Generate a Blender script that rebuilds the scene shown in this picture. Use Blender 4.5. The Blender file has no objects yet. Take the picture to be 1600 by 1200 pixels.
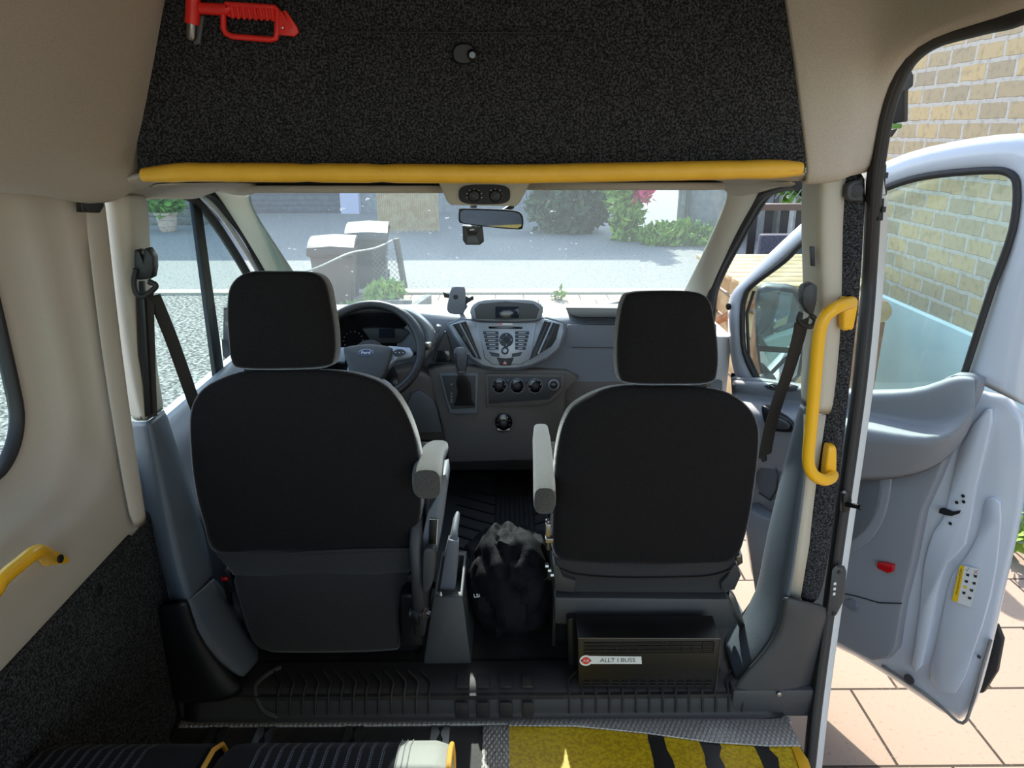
import bpy, bmesh, math, random
from mathutils import Vector, Matrix, Euler

# ------------------------------------------------------------------ camera, sky, sun, exposure
scene = bpy.context.scene
FPX = 1150.0
PITCH = math.radians(18.96)
YAW = math.radians(-0.5)
CAM = Vector((0, 0, 1.5))
cam_data = bpy.data.cameras.new('camera')
cam_data.sensor_width = 36.0
cam_data.lens = FPX / 1600 * 36.0
cam_data.clip_start = 0.02
cam = bpy.data.objects.new('camera', cam_data)
scene.collection.objects.link(cam)
cam.location = CAM
cam.rotation_euler = (math.pi / 2 - PITCH, 0, YAW)
scene.camera = cam

SUN_ELEV = math.radians(38)
SUN_AZ = math.radians(-5)          # degrees to the right of straight ahead
world = bpy.data.worlds.new('world')
scene.world = world
world.use_nodes = True
wt = world.node_tree
wt.nodes.clear()
w_out = wt.nodes.new('ShaderNodeOutputWorld')
w_bg = wt.nodes.new('ShaderNodeBackground')
w_sky = wt.nodes.new('ShaderNodeTexSky')
w_sky.sky_type = 'NISHITA'
w_sky.sun_disc = False
w_sky.sun_elevation = SUN_ELEV
w_sky.sun_rotation = SUN_AZ
w_hs = wt.nodes.new('ShaderNodeHueSaturation')
w_hs.inputs['Saturation'].default_value = 0.85
w_bg.inputs['Strength'].default_value = 0.42
wt.links.new(w_sky.outputs[0], w_hs.inputs['Color'])
wt.links.new(w_hs.outputs[0], w_bg.inputs['Color'])
wt.links.new(w_bg.outputs[0], w_out.inputs['Surface'])

sun_data = bpy.data.lights.new('sun', 'SUN')
sun_data.energy = 6.0
sun_data.angle = math.radians(0.6)
sun_data.color = (1.0, 0.95, 0.86)
sun = bpy.data.objects.new('sun', sun_data)
scene.collection.objects.link(sun)
sd = Vector((math.sin(SUN_AZ) * math.cos(SUN_ELEV), math.cos(SUN_AZ) * math.cos(SUN_ELEV), math.sin(SUN_ELEV)))
sun.rotation_euler = (-sd).to_track_quat('-Z', 'Y').to_euler()
sun.location = sd * 40

scene.view_settings.view_transform = 'Standard'
scene.view_settings.look = 'None'
scene.view_settings.gamma = 1.0
scene.view_settings.use_curve_mapping = False
scene.view_settings.exposure = 0.48
scene.cycles.use_denoising = True
scene.cycles.max_bounces = 8
scene.cycles.diffuse_bounces = 5
scene.cycles.transparent_max_bounces = 24
scene.cycles.sample_clamp_indirect = 6.0
scene.cycles.caustics_reflective = False
scene.cycles.caustics_refractive = False

random.seed(7)
R = math.radians
V = Vector

# ------------------------------------------------------------------ placing helpers
CROT = Euler((math.pi / 2 - PITCH, 0, YAW)).to_matrix()
def ray(px, py):
    return CROT @ V(((px - 800) / FPX, (600 - py) / FPX, -1.0))
def Q(px, py, y):
    d = ray(px, py); return CAM + d * (y / d.y)
def QZ(px, py, z):
    d = ray(px, py); return CAM + d * ((z - CAM.z) / d.z)
def QX(px, py, x):
    d = ray(px, py); return CAM + d * (x / d.x)
def QP(px, py, p0, n):
    d = ray(px, py); p0 = V(p0); n = V(n)
    return CAM + d * ((p0 - CAM).dot(n) / d.dot(n))
def Qs(pts, y):
    return [Q(p[0], p[1], p[2] if len(p) > 2 else y) for p in pts]

# ------------------------------------------------------------------ materials
def C(r, g, b):
    def f(c):
        c /= 255.0
        return c / 12.92 if c <= 0.04045 else ((c + 0.055) / 1.055) ** 2.4
    return (f(r), f(g), f(b), 1.0)

def mat(name, col, rough=0.6, metal=0.0, col2=None, scale=200, lo=0.35, hi=0.65, bump=0.0, bscale=None, spec=0.5, coat=0.0, sheen=0.0, alpha=None, emit=None, detail=3):
    m = bpy.data.materials.new(name)
    m.use_nodes = True
    nt = m.node_tree
    b = nt.nodes['Principled BSDF']
    b.inputs['Base Color'].default_value = col
    b.inputs['Roughness'].default_value = rough
    b.inputs['Metallic'].default_value = metal
    b.inputs['Specular IOR Level'].default_value = spec
    b.inputs['Coat Weight'].default_value = coat
    b.inputs['Sheen Weight'].default_value = sheen
    if emit:
        b.inputs['Emission Color'].default_value = col
        b.inputs['Emission Strength'].default_value = emit
    if col2 or bump:
        tc = nt.nodes.new('ShaderNodeTexCoord')
        if col2:
            n = nt.nodes.new('ShaderNodeTexNoise')
            n.inputs['Scale'].default_value = scale
            n.inputs['Detail'].default_value = detail
            nt.links.new(tc.outputs['Object'], n.inputs['Vector'])
            r = nt.nodes.new('ShaderNodeValToRGB')
            r.color_ramp.elements[0].position = lo
            r.color_ramp.elements[1].position = hi
            r.color_ramp.elements[0].color = col
            r.color_ramp.elements[1].color = col2
            nt.links.new(n.outputs['Fac'], r.inputs['Fac'])
            nt.links.new(r.outputs['Color'], b.inputs['Base Color'])
        if bump:
            n2 = nt.nodes.new('ShaderNodeTexNoise')
            n2.inputs['Scale'].default_value = bscale or scale
            n2.inputs['Detail'].default_value = 2
            nt.links.new(tc.outputs['Object'], n2.inputs['Vector'])
            bp = nt.nodes.new('ShaderNodeBump')
            bp.inputs['Strength'].default_value = bump
            bp.inputs['Distance'].default_value = 0.01
            nt.links.new(n2.outputs['Fac'], bp.inputs['Height'])
            nt.links.new(bp.outputs['Normal'], b.inputs['Normal'])
    return m

M = {}
M['beige'] = mat('beige_plastic', C(190, 179, 164), 0.6, bump=0.06, bscale=300)
M['cloth'] = mat('headliner_cloth', C(186, 175, 161), 0.9, col2=C(198, 187, 172), scale=400, bump=0.25, bscale=900, spec=0.2)
M['pillar'] = mat('pillar_plastic', C(190, 181, 163), 0.55, bump=0.05, bscale=300)
M['carpet'] = mat('black_carpet', C(32, 32, 33), 0.95, col2=C(92, 92, 94), scale=260, lo=0.42, hi=0.72, bump=0.5, bscale=300, spec=0.1, detail=4)
M['bluegrey'] = mat('grey_blue_plastic', C(92, 100, 108), 0.45, bump=0.15, bscale=400)
M['darkgrey'] = mat('dark_grey_plastic', C(60, 61, 62), 0.5, bump=0.15, bscale=400)
M['black'] = mat('black_plastic', C(24, 24, 25), 0.45)
M['rubber'] = mat('black_rubber', C(40, 38, 37), 0.6)
M['seal'] = mat('door_seal_rubber', C(46, 45, 44), 0.55)
M['mat'] = mat('rubber_floor', C(34, 32, 31), 0.6, col2=C(62, 56, 49), scale=9, lo=0.45, hi=0.75, bump=0.3, bscale=350)
M['seat'] = mat('black_seat_fabric', C(25, 24, 25), 0.9, col2=C(38, 36, 37), scale=500, bump=0.25, bscale=700, spec=0.1, sheen=0.9)
M['seat'].node_tree.nodes['Principled BSDF'].inputs['Sheen Roughness'].default_value = 0.18
M['seatlow'] = mat('charcoal_seat_fabric', C(44, 43, 43), 0.9, col2=C(58, 57, 56), scale=500, bump=0.25, bscale=700, spec=0.15, sheen=0.2)
M['arm'] = mat('armrest_fabric', C(60, 59, 57), 0.9, col2=C(84, 82, 78), scale=500, bump=0.25, bscale=700, spec=0.15, sheen=0.35)
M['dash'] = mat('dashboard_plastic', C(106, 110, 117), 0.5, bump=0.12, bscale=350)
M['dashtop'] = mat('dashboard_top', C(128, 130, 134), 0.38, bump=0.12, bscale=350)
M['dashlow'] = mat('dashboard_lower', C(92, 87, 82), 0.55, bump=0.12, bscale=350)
M['silver'] = mat('silver_plastic', C(150, 156, 164), 0.35, metal=0.5)
M['chrome'] = mat('chrome', C(215, 215, 215), 0.15, metal=1.0)
M['steel'] = mat('steel', C(150, 148, 145), 0.35, metal=1.0)
M['leather'] = mat('wheel_leather', C(34, 34, 35), 0.4, bump=0.1, bscale=300)
M['glossblack'] = mat('gloss_black', C(12, 12, 14), 0.15)
M['screen'] = mat('dark_screen', C(30, 36, 44), 0.12)
M['button'] = mat('button_blue_grey', C(44, 52, 62), 0.4)
M['yellow'] = mat('yellow_padding', C(248, 192, 62), 0.5, col2=C(242, 184, 52), scale=30, bump=0.05, bscale=40)
M['ypaint'] = mat('yellow_paint', C(246, 184, 34), 0.35)
M['red'] = mat('red_plastic', C(240, 46, 38), 0.4)
M['redlens'] = mat('red_lens', C(180, 16, 24), 0.15)
M['white'] = mat('white_car_paint', C(200, 205, 212), 0.25, coat=0.6)
M['whitebody'] = mat('white_body', C(214, 214, 210), 0.35, coat=0.3)
M['doorgrey'] = mat('door_panel_grey', C(132, 134, 138), 0.55, bump=0.1, bscale=350)
M['doordark'] = mat('door_panel_dark', C(92, 94, 97), 0.55, bump=0.1, bscale=350)
M['label'] = mat('label_white', C(225, 224, 218), 0.5)
M['ink'] = mat('ink', C(40, 38, 36), 0.6)
M['inkwhite'] = mat('ink_white', C(210, 212, 214), 0.6)
M['blue'] = mat('blue_enamel', C(28, 44, 92), 0.25)
M['belt'] = mat('seat_belt_webbing', C(52, 46, 41), 0.7, bump=0.3, bscale=900)
M['mirror'] = mat('mirror_glass', C(225, 230, 232), 0.02, metal=1.0)
M['jacket'] = mat('black_jacket', C(9, 10, 13), 0.8, col2=C(16, 17, 22), scale=60, bump=0.15, bscale=200, spec=.2)
M['grey_vinyl'] = mat('light_grey_vinyl', C(150, 150, 142), 0.6, bump=0.08, bscale=250)
M['orange'] = mat('orange_piping', C(228, 168, 66), 0.5)

def glass(name, tint, haze=0.03, specks=0.0, gloss=0.05, speckscale=60):
    m = bpy.data.materials.new(name); m.use_nodes = True
    nt = m.node_tree; nt.nodes.clear()
    out = nt.nodes.new('ShaderNodeOutputMaterial')
    tr = nt.nodes.new('ShaderNodeBsdfTransparent'); tr.inputs[0].default_value = tint
    gl = nt.nodes.new('ShaderNodeBsdfGlossy'); gl.inputs['Roughness'].default_value = 0.03
    df = nt.nodes.new('ShaderNodeBsdfDiffuse'); df.inputs[0].default_value = (0.85, 0.88, 0.9, 1)
    tl = nt.nodes.new('ShaderNodeBsdfTranslucent'); tl.inputs[0].default_value = (0.85, 0.88, 0.9, 1)
    dirt = nt.nodes.new('ShaderNodeAddShader')
    dm = nt.nodes.new('ShaderNodeMixShader'); dm.inputs[0].default_value = 0.7
    nt.links.new(df.outputs[0], dm.inputs[1]); nt.links.new(tl.outputs[0], dm.inputs[2])
    nt.nodes.remove(dirt)
    m1 = nt.nodes.new('ShaderNodeMixShader'); m1.inputs[0].default_value = gloss
    nt.links.new(tr.outputs[0], m1.inputs[1]); nt.links.new(gl.outputs[0], m1.inputs[2])
    m2 = nt.nodes.new('ShaderNodeMixShader'); m2.inputs[0].default_value = haze
    nt.links.new(m1.outputs[0], m2.inputs[1]); nt.links.new(dm.outputs[0], m2.inputs[2])
    if specks:
        tc = nt.nodes.new('ShaderNodeTexCoord')
        vo = nt.nodes.new('ShaderNodeTexNoise'); vo.inputs['Scale'].default_value = speckscale; vo.inputs['Detail'].default_value = 4
        nt.links.new(tc.outputs['Object'], vo.inputs['Vector'])
        rp = nt.nodes.new('ShaderNodeMapRange')
        rp.inputs['From Min'].default_value = 0.70; rp.inputs['From Max'].default_value = 0.76
        rp.inputs['To Min'].default_value = haze; rp.inputs['To Max'].default_value = specks
        nt.links.new(vo.outputs['Fac'], rp.inputs['Value'])
        nt.links.new(rp.outputs[0], m2.inputs[0])
    nt.links.new(m2.outputs[0], out.inputs['Surface'])
    return m
M['windscreen'] = glass('windscreen_glass', (0.90, 0.97, 0.97, 1), 0.035, 0.45, 0.03, 45)
M['sideglass'] = glass('side_glass', (0.86, 0.96, 0.95, 1), 0.02, 0.0, 0.05)
M['doorglass'] = glass('door_glass', (0.84, 0.95, 0.93, 1), 0.03, 0.12, 0.06, 60)

# ------------------------------------------------------------------ mesh helpers
COL = scene.collection
def link(o, parent=None):
    COL.objects.link(o)
    if parent is not None:
        o.parent = parent
        o.matrix_parent_inverse = Matrix.Translation(-parent.location) if parent.rotation_euler == Euler((0,0,0)) else parent.matrix_basis.inverted()
    return o

def mk(name, verts, faces, m, parent=None, smooth=True, bevel=0, sub=0, solid=0, seg=2, off=0.0):
    me = bpy.data.meshes.new(name)
    me.from_pydata([tuple(v) for v in verts], [], faces)
    me.materials.append(m)
    bm = bmesh.new(); bm.from_mesh(me)
    bmesh.ops.recalc_face_normals(bm, faces=bm.faces)
    bm.to_mesh(me); bm.free()
    for p in me.polygons: p.use_smooth = smooth
    o = bpy.data.objects.new(name, me)
    link(o, parent)
    if solid:
        md = o.modifiers.new('solid', 'SOLIDIFY'); md.thickness = solid; md.offset = off
    if bevel:
        md = o.modifiers.new('bevel', 'BEVEL'); md.width = bevel; md.segments = seg; md.limit_method = 'ANGLE'; md.angle_limit = R(35)
        md.harden_normals = False
    if sub:
        md = o.modifiers.new('sub', 'SUBSURF'); md.levels = sub; md.render_levels = sub
    if smooth and not sub:
        md = o.modifiers.new('es', 'EDGE_SPLIT'); md.split_angle = R(40)
    return o

def prism(name, pts, vec, m, parent=None, bevel=0.003, smooth=True, seg=2):
    vec = V(vec); n = len(pts)
    vs = [V(p) for p in pts] + [V(p) + vec for p in pts]
    fs = [list(range(n)), list(range(2 * n - 1, n - 1, -1))] + [[i, (i + 1) % n, n + (i + 1) % n, n + i] for i in range(n)]
    return mk(name, vs, fs, m, parent, smooth, bevel, seg=seg)

def boxverts(c, s, rot=(0, 0, 0)):
    c = V(c); e = Euler(rot).to_matrix()
    vs = [c + e @ V((sx * s[0] / 2, sy * s[1] / 2, sz * s[2] / 2)) for sx in (-1, 1) for sy in (-1, 1) for sz in (-1, 1)]
    fs = [[0, 1, 3, 2], [4, 6, 7, 5], [0, 4, 5, 1], [2, 3, 7, 6], [0, 2, 6, 4], [1, 5, 7, 3]]
    return vs, fs
def box(name, c, s, m, parent=None, rot=(0, 0, 0), bevel=0.003, seg=2):
    vs, fs = boxverts(c, s, rot)
    return mk(name, vs, fs, m, parent, True, bevel, seg=seg)
class MB:
    def __init__(s): s.v = []; s.f = []
    def add(s, vs, fs):
        n = len(s.v); s.v += [V(v) for v in vs]; s.f += [[i + n for i in f] for f in fs]
    def box(s, c, sz, rot=(0, 0, 0)): s.add(*boxverts(c, sz, rot))
    def prism(s, pts, vec):
        n = len(pts); vec = V(vec)
        s.add([V(p) for p in pts] + [V(p) + vec for p in pts], [list(range(n)), list(range(2 * n - 1, n - 1, -1))] + [[i, (i + 1) % n, n + (i + 1) % n, n + i] for i in range(n)])
    def tube(s, pts, r, n=8): s.add(*tubegeo(pts, r, n))
    def build(s, name, m, parent=None, bevel=0, smooth=True): return mk(name, s.v, s.f, m, parent, smooth, bevel)

def sheet(name, rows, m, parent=None, closed=False, sub=1, solid=0.006, off=0.0):
    nr = len(rows); nc = len(rows[0])
    vs = [p for r in rows for p in r]; fs = []
    for i in range(nr - 1):
        for j in range(nc if closed else nc - 1):
            k = (j + 1) % nc
            fs.append([i * nc + j, i * nc + k, (i + 1) * nc + k, (i + 1) * nc + j])
    me = mk(name, vs, fs, m, parent, True, 0, 0)
    for md in list(me.modifiers): me.modifiers.remove(md)
    if solid:
        md = me.modifiers.new('solid', 'SOLIDIFY'); md.thickness = solid; md.offset = off
    if sub:
        md = me.modifiers.new('sub', 'SUBSURF'); md.levels = sub; md.render_levels = sub
    return me

def frames(pts):
    pts = [V(p) for p in pts]; T = []
    for i in range(len(pts)):
        a = pts[max(i - 1, 0)]; b = pts[min(i + 1, len(pts) - 1)]
        T.append((b - a).normalized())
    up = V((0, 0, 1)) if abs(T[0].z) < 0.9 else V((0, 1, 0))
    n = (up - T[0] * up.dot(T[0])).normalized(); N = [n]
    for i in range(1, len(pts)):
        n = (n - T[i] * n.dot(T[i])).normalized(); N.append(n)
    return pts, T, N
def tubegeo(pts, r, n=12, flat=1.0, closed=False):
    pts, T, N = frames(pts)
    rs = r if isinstance(r, (list, tuple)) else [r] * len(pts)
    vs = []; fs = []
    for p, t, a, rr in zip(pts, T, N, rs):
        b = t.cross(a)
        for k in range(n):
            th = 2 * math.pi * k / n
            vs.append(p + a * (math.cos(th) * rr) + b * (math.sin(th) * rr * flat))
    for i in range(len(pts) - 1):
        for k in range(n):
            fs.append([i * n + k, i * n + (k + 1) % n, (i + 1) * n + (k + 1) % n, (i + 1) * n + k])
    fs.append(list(range(n))); fs.append(list(range((len(pts) - 1) * n, len(pts) * n)))
    return vs, fs
def tube(name, pts, r, m, parent=None, n=12, flat=1.0):
    vs, fs = tubegeo(pts, r, n, flat)
    return mk(name, vs, fs, m, parent, True)
def ribbon(name, pts, wvec, th, m, parent=None):
    """flat strap along pts; wvec = full width vector"""
    pts, T, N = frames(pts); w = V(wvec); vs = []; fs = []
    for p, t in zip(pts, T):
        nn = t.cross(w).normalized() * th / 2
        vs += [p - w / 2 - nn, p + w / 2 - nn, p + w / 2 + nn, p - w / 2 + nn]
    k = len(pts)
    for i in range(k - 1):
        for j in range(4):
            fs.append([i * 4 + j, i * 4 + (j + 1) % 4, (i + 1) * 4 + (j + 1) % 4, (i + 1) * 4 + j])
    fs += [[0, 1, 2, 3], [(k - 1) * 4 + j for j in range(4)]]
    return mk(name, vs, fs, m, parent, True)
def cr(pts, n=6, closed=False):
    """Catmull-Rom through points"""
    pts = [V(p) for p in pts]; out = []; k = len(pts)
    rng = range(k) if closed else range(k - 1)
    for i in rng:
        if closed: p0, p1, p2, p3 = pts[i - 1], pts[i], pts[(i + 1) % k], pts[(i + 2) % k]
        else: p0, p1, p2, p3 = pts[max(i - 1, 0)], pts[i], pts[i + 1], pts[min(i + 2, k - 1)]
        for j in range(n):
            t = j / n
            out.append(0.5 * ((2 * p1) + (p2 - p0) * t + (2 * p0 - 5 * p1 + 4 * p2 - p3) * t * t + (3 * p1 - p0 - 3 * p2 + p3) * t ** 3))
    if not closed: out.append(pts[-1])
    return out
def loft(name, rings, m, parent=None, sub=0):
    n = len(rings[0]); vs = [p for r in rings for p in r]; fs = []
    for i in range(len(rings) - 1):
        for k in range(n):
            fs.append([i * n + k, i * n + (k + 1) % n, (i + 1) * n + (k + 1) % n, (i + 1) * n + k])
    fs.append(list(range(n))); fs.append(list(range((len(rings) - 1) * n, len(rings) * n)))
    return mk(name, vs, fs, m, parent, True, 0, sub)
def puff(name, outline, vec, r, m, parent=None, bulge=0.0, sm=0):
    """padded slab: outline extruded along vec with rounded rims"""
    o = cr(outline, sm, True) if sm else [V(p) for p in outline]
    vec = V(vec); T = vec.length; d = vec / T
    c = sum(o, V()) / len(o)
    def ins(a): return [p + (c - p).normalized() * min(a, (c - p).length * 0.9) for p in o]
    def mv(l, h): return [p + d * h for p in l]
    rings = []
    if bulge:
        md = min((c - p).length for p in o)
        rings += [mv([p.lerp(c, 0.8) for p in o], -bulge), mv([p.lerp(c, 0.45) for p in o], -bulge * 0.8)]
    rings += [mv(ins(r), 0), mv(ins(r * 0.35), r * 0.18), mv(ins(r * 0.06), r * 0.6), mv(ins(0), r), mv(ins(0), max(T - r, r)), mv(ins(r * 0.3), T - r * 0.3), mv(ins(r), T)]
    ob = loft(name, rings, m, parent)
    for md in list(ob.modifiers): ob.modifiers.remove(md)
    return ob
def ring(c, u, v, ru, rv, n=24, e=2.0):
    out = []
    for k in range(n):
        t = 2 * math.pi * k / n; ct, st = math.cos(t), math.sin(t)
        out.append(V(c) + V(u) * (ru * math.copysign(abs(ct) ** (2 / e), ct)) + V(v) * (rv * math.copysign(abs(st) ** (2 / e), st)))
    return out
def disc(name, c, nrm, r, h, m, parent=None, n=28, bevel=0.001, r2=None):
    nrm = V(nrm).normalized(); a = nrm.orthogonal().normalized(); b = nrm.cross(a)
    r2 = r if r2 is None else r2
    return mk(name, ring(c, a, b, r, r, n) + ring(V(c) + nrm * h, a, b, r2, r2, n),
              [list(range(n)), list(range(n, 2 * n))] + [[i, (i + 1) % n, n + (i + 1) % n, n + i] for i in range(n)], m, parent, True, bevel)
def sphere_geo(c, rx, ry, rz, nu=12, nv=8):
    c = V(c); vs = [c + V((0, 0, rz))]; fs = []
    for i in range(1, nv):
        ph = math.pi * i / nv
        for k in range(nu):
            th = 2 * math.pi * k / nu
            vs.append(c + V((rx * math.sin(ph) * math.cos(th), ry * math.sin(ph) * math.sin(th), rz * math.cos(ph))))
    vs.append(c - V((0, 0, rz)))
    for k in range(nu): fs.append([0, 1 + k, 1 + (k + 1) % nu])
    for i in range(nv - 2):
        for k in range(nu):
            fs.append([1 + i * nu + k, 1 + (i + 1) * nu + k, 1 + (i + 1) * nu + (k + 1) % nu, 1 + i * nu + (k + 1) % nu])
    L = len(vs) - 1
    for k in range(nu): fs.append([L, 1 + (nv - 2) * nu + (k + 1) % nu, 1 + (nv - 2) * nu + k])
    return vs, fs
def lathe(name, c, prof, m, parent=None, n=28, axis=(0, 0, 1)):
    ax = V(axis).normalized(); a = ax.orthogonal().normalized(); b = ax.cross(a)
    rings = [ring(V(c) + ax * h, a, b, r, r, n) for r, h in prof]
    return loft(name, rings, m, parent)
def text(name, s, size, origin, u, v, m, parent=None, depth=0.0004, align='CENTER'):
    cu = bpy.data.curves.new(name, 'FONT'); cu.body = s; cu.size = size; cu.extrude = depth
    cu.align_x = align; cu.align_y = 'CENTER'
    t = bpy.data.objects.new(name + '_tmp', cu); COL.objects.link(t)
    dg = bpy.context.evaluated_depsgraph_get()
    me = bpy.data.meshes.new_from_object(t.evaluated_get(dg))
    bpy.data.objects.remove(t)
    u = V(u).normalized(); v = V(v); v = (v - u * v.dot(u)).normalized(); w = u.cross(v)
    mx = Matrix(((u.x, v.x, w.x, origin[0]), (u.y, v.y, w.y, origin[1]), (u.z, v.z, w.z, origin[2]), (0, 0, 0, 1)))
    me.transform(mx); me.materials.clear(); me.materials.append(m)
    o = bpy.data.objects.new(name, me); link(o, parent)
    return o
def thing(name, label, cat, loc, group=None):
    o = bpy.data.objects.new(name, None); o.empty_display_size = 0.05
    o.location = loc; COL.objects.link(o)
    o['label'] = label; o['category'] = cat
    if group: o['group'] = group
    return o
def tag(o, label, cat, group=None, kind=None):
    o['label'] = label; o['category'] = cat
    if group: o['group'] = group
    if kind: o['kind'] = kind
    return o
def struct(o, label=None):
    o['kind'] = 'structure'
    if label: o['label'] = label
    return o
def foliage(name, c, rad, n, size, m, parent=None, seed=1, elong=2.0, shell=0.5):
    rg = random.Random(seed); vs = []; fs = []
    for i in range(n):
        d = V((rg.gauss(0, 1), rg.gauss(0, 1), rg.gauss(0, 1))).normalized()
        rr = shell + (1 - shell) * rg.random()
        p = V(c) + V((d.x * rad[0], d.y * rad[1], d.z * rad[2])) * rr
        a = V((rg.gauss(0, 1), rg.gauss(0, 1), rg.gauss(0, 1) + 0.8)).normalized()
        b = a.orthogonal().normalized(); b.rotate(Matrix.Rotation(rg.random() * 6.28, 3, a))
        s = size * (0.6 + 0.8 * rg.random()); k = len(vs)
        cc = a.cross(b) * s * 0.15
        vs += [p, p + a * s * elong * 0.5 + b * s * 0.5 + cc, p + a * s * elong, p + a * s * elong * 0.5 - b * s * 0.5 + cc]
        fs.append([k, k + 1, k + 2]); fs.append([k, k + 2, k + 3])
    me = bpy.data.meshes.new(name); me.from_pydata([tuple(v) for v in vs], [], fs); me.materials.append(m)
    o = bpy.data.objects.new(name, me); link(o, parent); return o

GZ = -0.65      # ground level outside
FZ = 0.03       # rear cabin floor
CZ = 0.10       # cab floor

# ------------------------------------------------------------------ outside materials
def brickmat(name, c1, c2, mortar, bw, rh, ms, plane='XY', offset=(0, 0, 0), noise=None, rough=0.85, bump=0.4, nscale=30, off=0.5, ncol=None, nlo=0.55, nhi=0.75, bias=0.0, mnoise=False):
    m = bpy.data.materials.new(name); m.use_nodes = True; nt = m.node_tree; b = nt.nodes['Principled BSDF']
    b.inputs['Roughness'].default_value = rough
    b.inputs['Specular IOR Level'].default_value = 0.25
    tc = nt.nodes.new('ShaderNodeTexCoord'); sp = nt.nodes.new('ShaderNodeSeparateXYZ'); cb = nt.nodes.new('ShaderNodeCombineXYZ')
    nt.links.new(tc.outputs['Object'], sp.inputs[0])
    a, c = {'XY': ('X', 'Y'), 'YZ': ('Y', 'Z'), 'XZ': ('X', 'Z')}[plane]
    nt.links.new(sp.outputs[a], cb.inputs[0]); nt.links.new(sp.outputs[c], cb.inputs[1])
    mp = nt.nodes.new('ShaderNodeMapping'); mp.inputs['Location'].default_value = offset
    nt.links.new(cb.outputs[0], mp.inputs[0])
    vec = mp.outputs[0]
    if noise:
        nn = nt.nodes.new('ShaderNodeTexNoise'); nn.inputs['Scale'].default_value = 14
        nt.links.new(tc.outputs['Object'], nn.inputs['Vector'])
        sc_ = nt.nodes.new('ShaderNodeVectorMath'); sc_.operation = 'SCALE'; sc_.inputs[3].default_value = noise
        ad = nt.nodes.new('ShaderNodeVectorMath'); ad.operation = 'ADD'
        nt.links.new(nn.outputs['Color'], sc_.inputs[0]); nt.links.new(sc_.outputs[0], ad.inputs[0]); nt.links.new(vec, ad.inputs[1])
        vec = ad.outputs[0]
    br = nt.nodes.new('ShaderNodeTexBrick')
    br.inputs['Scale'].default_value = 1.0
    br.inputs['Color1'].default_value = c1; br.inputs['Color2'].default_value = c2; br.inputs['Mortar'].default_value = mortar
    br.inputs['Brick Width'].default_value = bw; br.inputs['Row Height'].default_value = rh
    br.inputs['Mortar Size'].default_value = ms; br.inputs['Mortar Smooth'].default_value = 0.15
    br.inputs['Bias'].default_value = bias
    br.offset = off
    nt.links.new(vec, br.inputs['Vector'])
    n2 = nt.nodes.new('ShaderNodeTexNoise'); n2.inputs['Scale'].default_value = nscale; n2.inputs['Detail'].default_value = 5
    nt.links.new(tc.outputs['Object'], n2.inputs['Vector'])
    mr = nt.nodes.new('ShaderNodeMapRange'); mr.inputs['From Min'].default_value = nlo; mr.inputs['From Max'].default_value = nhi
    nt.links.new(n2.outputs['Fac'], mr.inputs['Value'])
    mx = nt.nodes.new('ShaderNodeMixRGB'); mx.inputs[2].default_value = ncol or mortar
    sc2 = nt.nodes.new('ShaderNodeMath'); sc2.operation = 'MULTIPLY'; sc2.inputs[1].default_value = 0.6
    nt.links.new(mr.outputs[0], sc2.inputs[0]); nt.links.new(sc2.outputs[0], mx.inputs[0])
    nt.links.new(br.outputs['Color'], mx.inputs[1]); nt.links.new(mx.outputs[0], b.inputs['Base Color'])
    bp = nt.nodes.new('ShaderNodeBump'); bp.inputs['Strength'].default_value = bump; bp.inputs['Distance'].default_value = 0.01; bp.invert = True
    nt.links.new(br.outputs['Fac'], bp.inputs['Height']); nt.links.new(bp.outputs[0], b.inputs['Normal'])
    return m
M['slab'] = brickmat('paving_slabs', C(180, 158, 140), C(170, 150, 133), C(70, 62, 54), 0.385, 0.385, 0.006, 'XY', (-0.245, -0.11, 0), None, 0.85, 0.5, 60, ncol=C(150, 128, 110), nlo=0.6, nhi=0.7)
M['brick'] = brickmat('yellow_brick', C(180, 160, 120), C(148, 138, 118), C(172, 168, 160), 0.27, 0.112, 0.014, 'YZ', (0, 0, 0), 0.022, 0.9, 0.9, 22, ncol=C(120, 112, 98), nlo=0.5, nhi=0.75)
M['plinth'] = mat('blue_grey_render', C(126, 152, 166), 0.9, col2=C(136, 160, 172), scale=4, spec=0.2)
M['asphalt'] = mat('asphalt', C(150, 148, 142), 0.9, col2=C(92, 92, 92), scale=28, lo=0.5, hi=0.75, spec=0.2, detail=6)
M['gravel'] = mat('gravel', C(84, 82, 78), 0.95, col2=C(178, 174, 164), scale=26, lo=0.42, hi=0.62, bump=0.8, bscale=30, spec=0.2, detail=4)
M['kerb'] = mat('concrete_kerb', C(190, 182, 160), 0.9, col2=C(170, 164, 146), scale=30)
M['housewall'] = mat('lilac_house_wall', C(196, 194, 214), 0.9)
M['greywall'] = mat('grey_render', C(128, 132, 134), 0.9, col2=C(150, 152, 152), scale=8)
M['garage'] = mat('dark_blue_boards', C(38, 58, 74), 0.6, col2=C(52, 74, 90), scale=6)
M['wood'] = mat('weathered_wood', C(196, 170, 128), 0.8, col2=C(172, 142, 100), scale=8)
M['woodbrown'] = mat('brown_wood', C(160, 108, 66), 0.7, col2=C(130, 84, 50), scale=10)
M['bin'] = mat('brown_bin_plastic', C(84, 66, 56), 0.4)
M['bindark'] = mat('green_grey_bin_plastic', C(52, 60, 60), 0.4)
M['leaf'] = mat('green_leaf', C(74, 120, 46), 0.6, col2=C(120, 160, 70), scale=6)
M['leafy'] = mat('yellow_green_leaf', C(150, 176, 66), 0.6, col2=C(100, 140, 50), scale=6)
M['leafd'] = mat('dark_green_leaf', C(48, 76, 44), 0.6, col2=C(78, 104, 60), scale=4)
M['pink'] = mat('pink_petal', C(226, 70, 120), 0.6)
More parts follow.
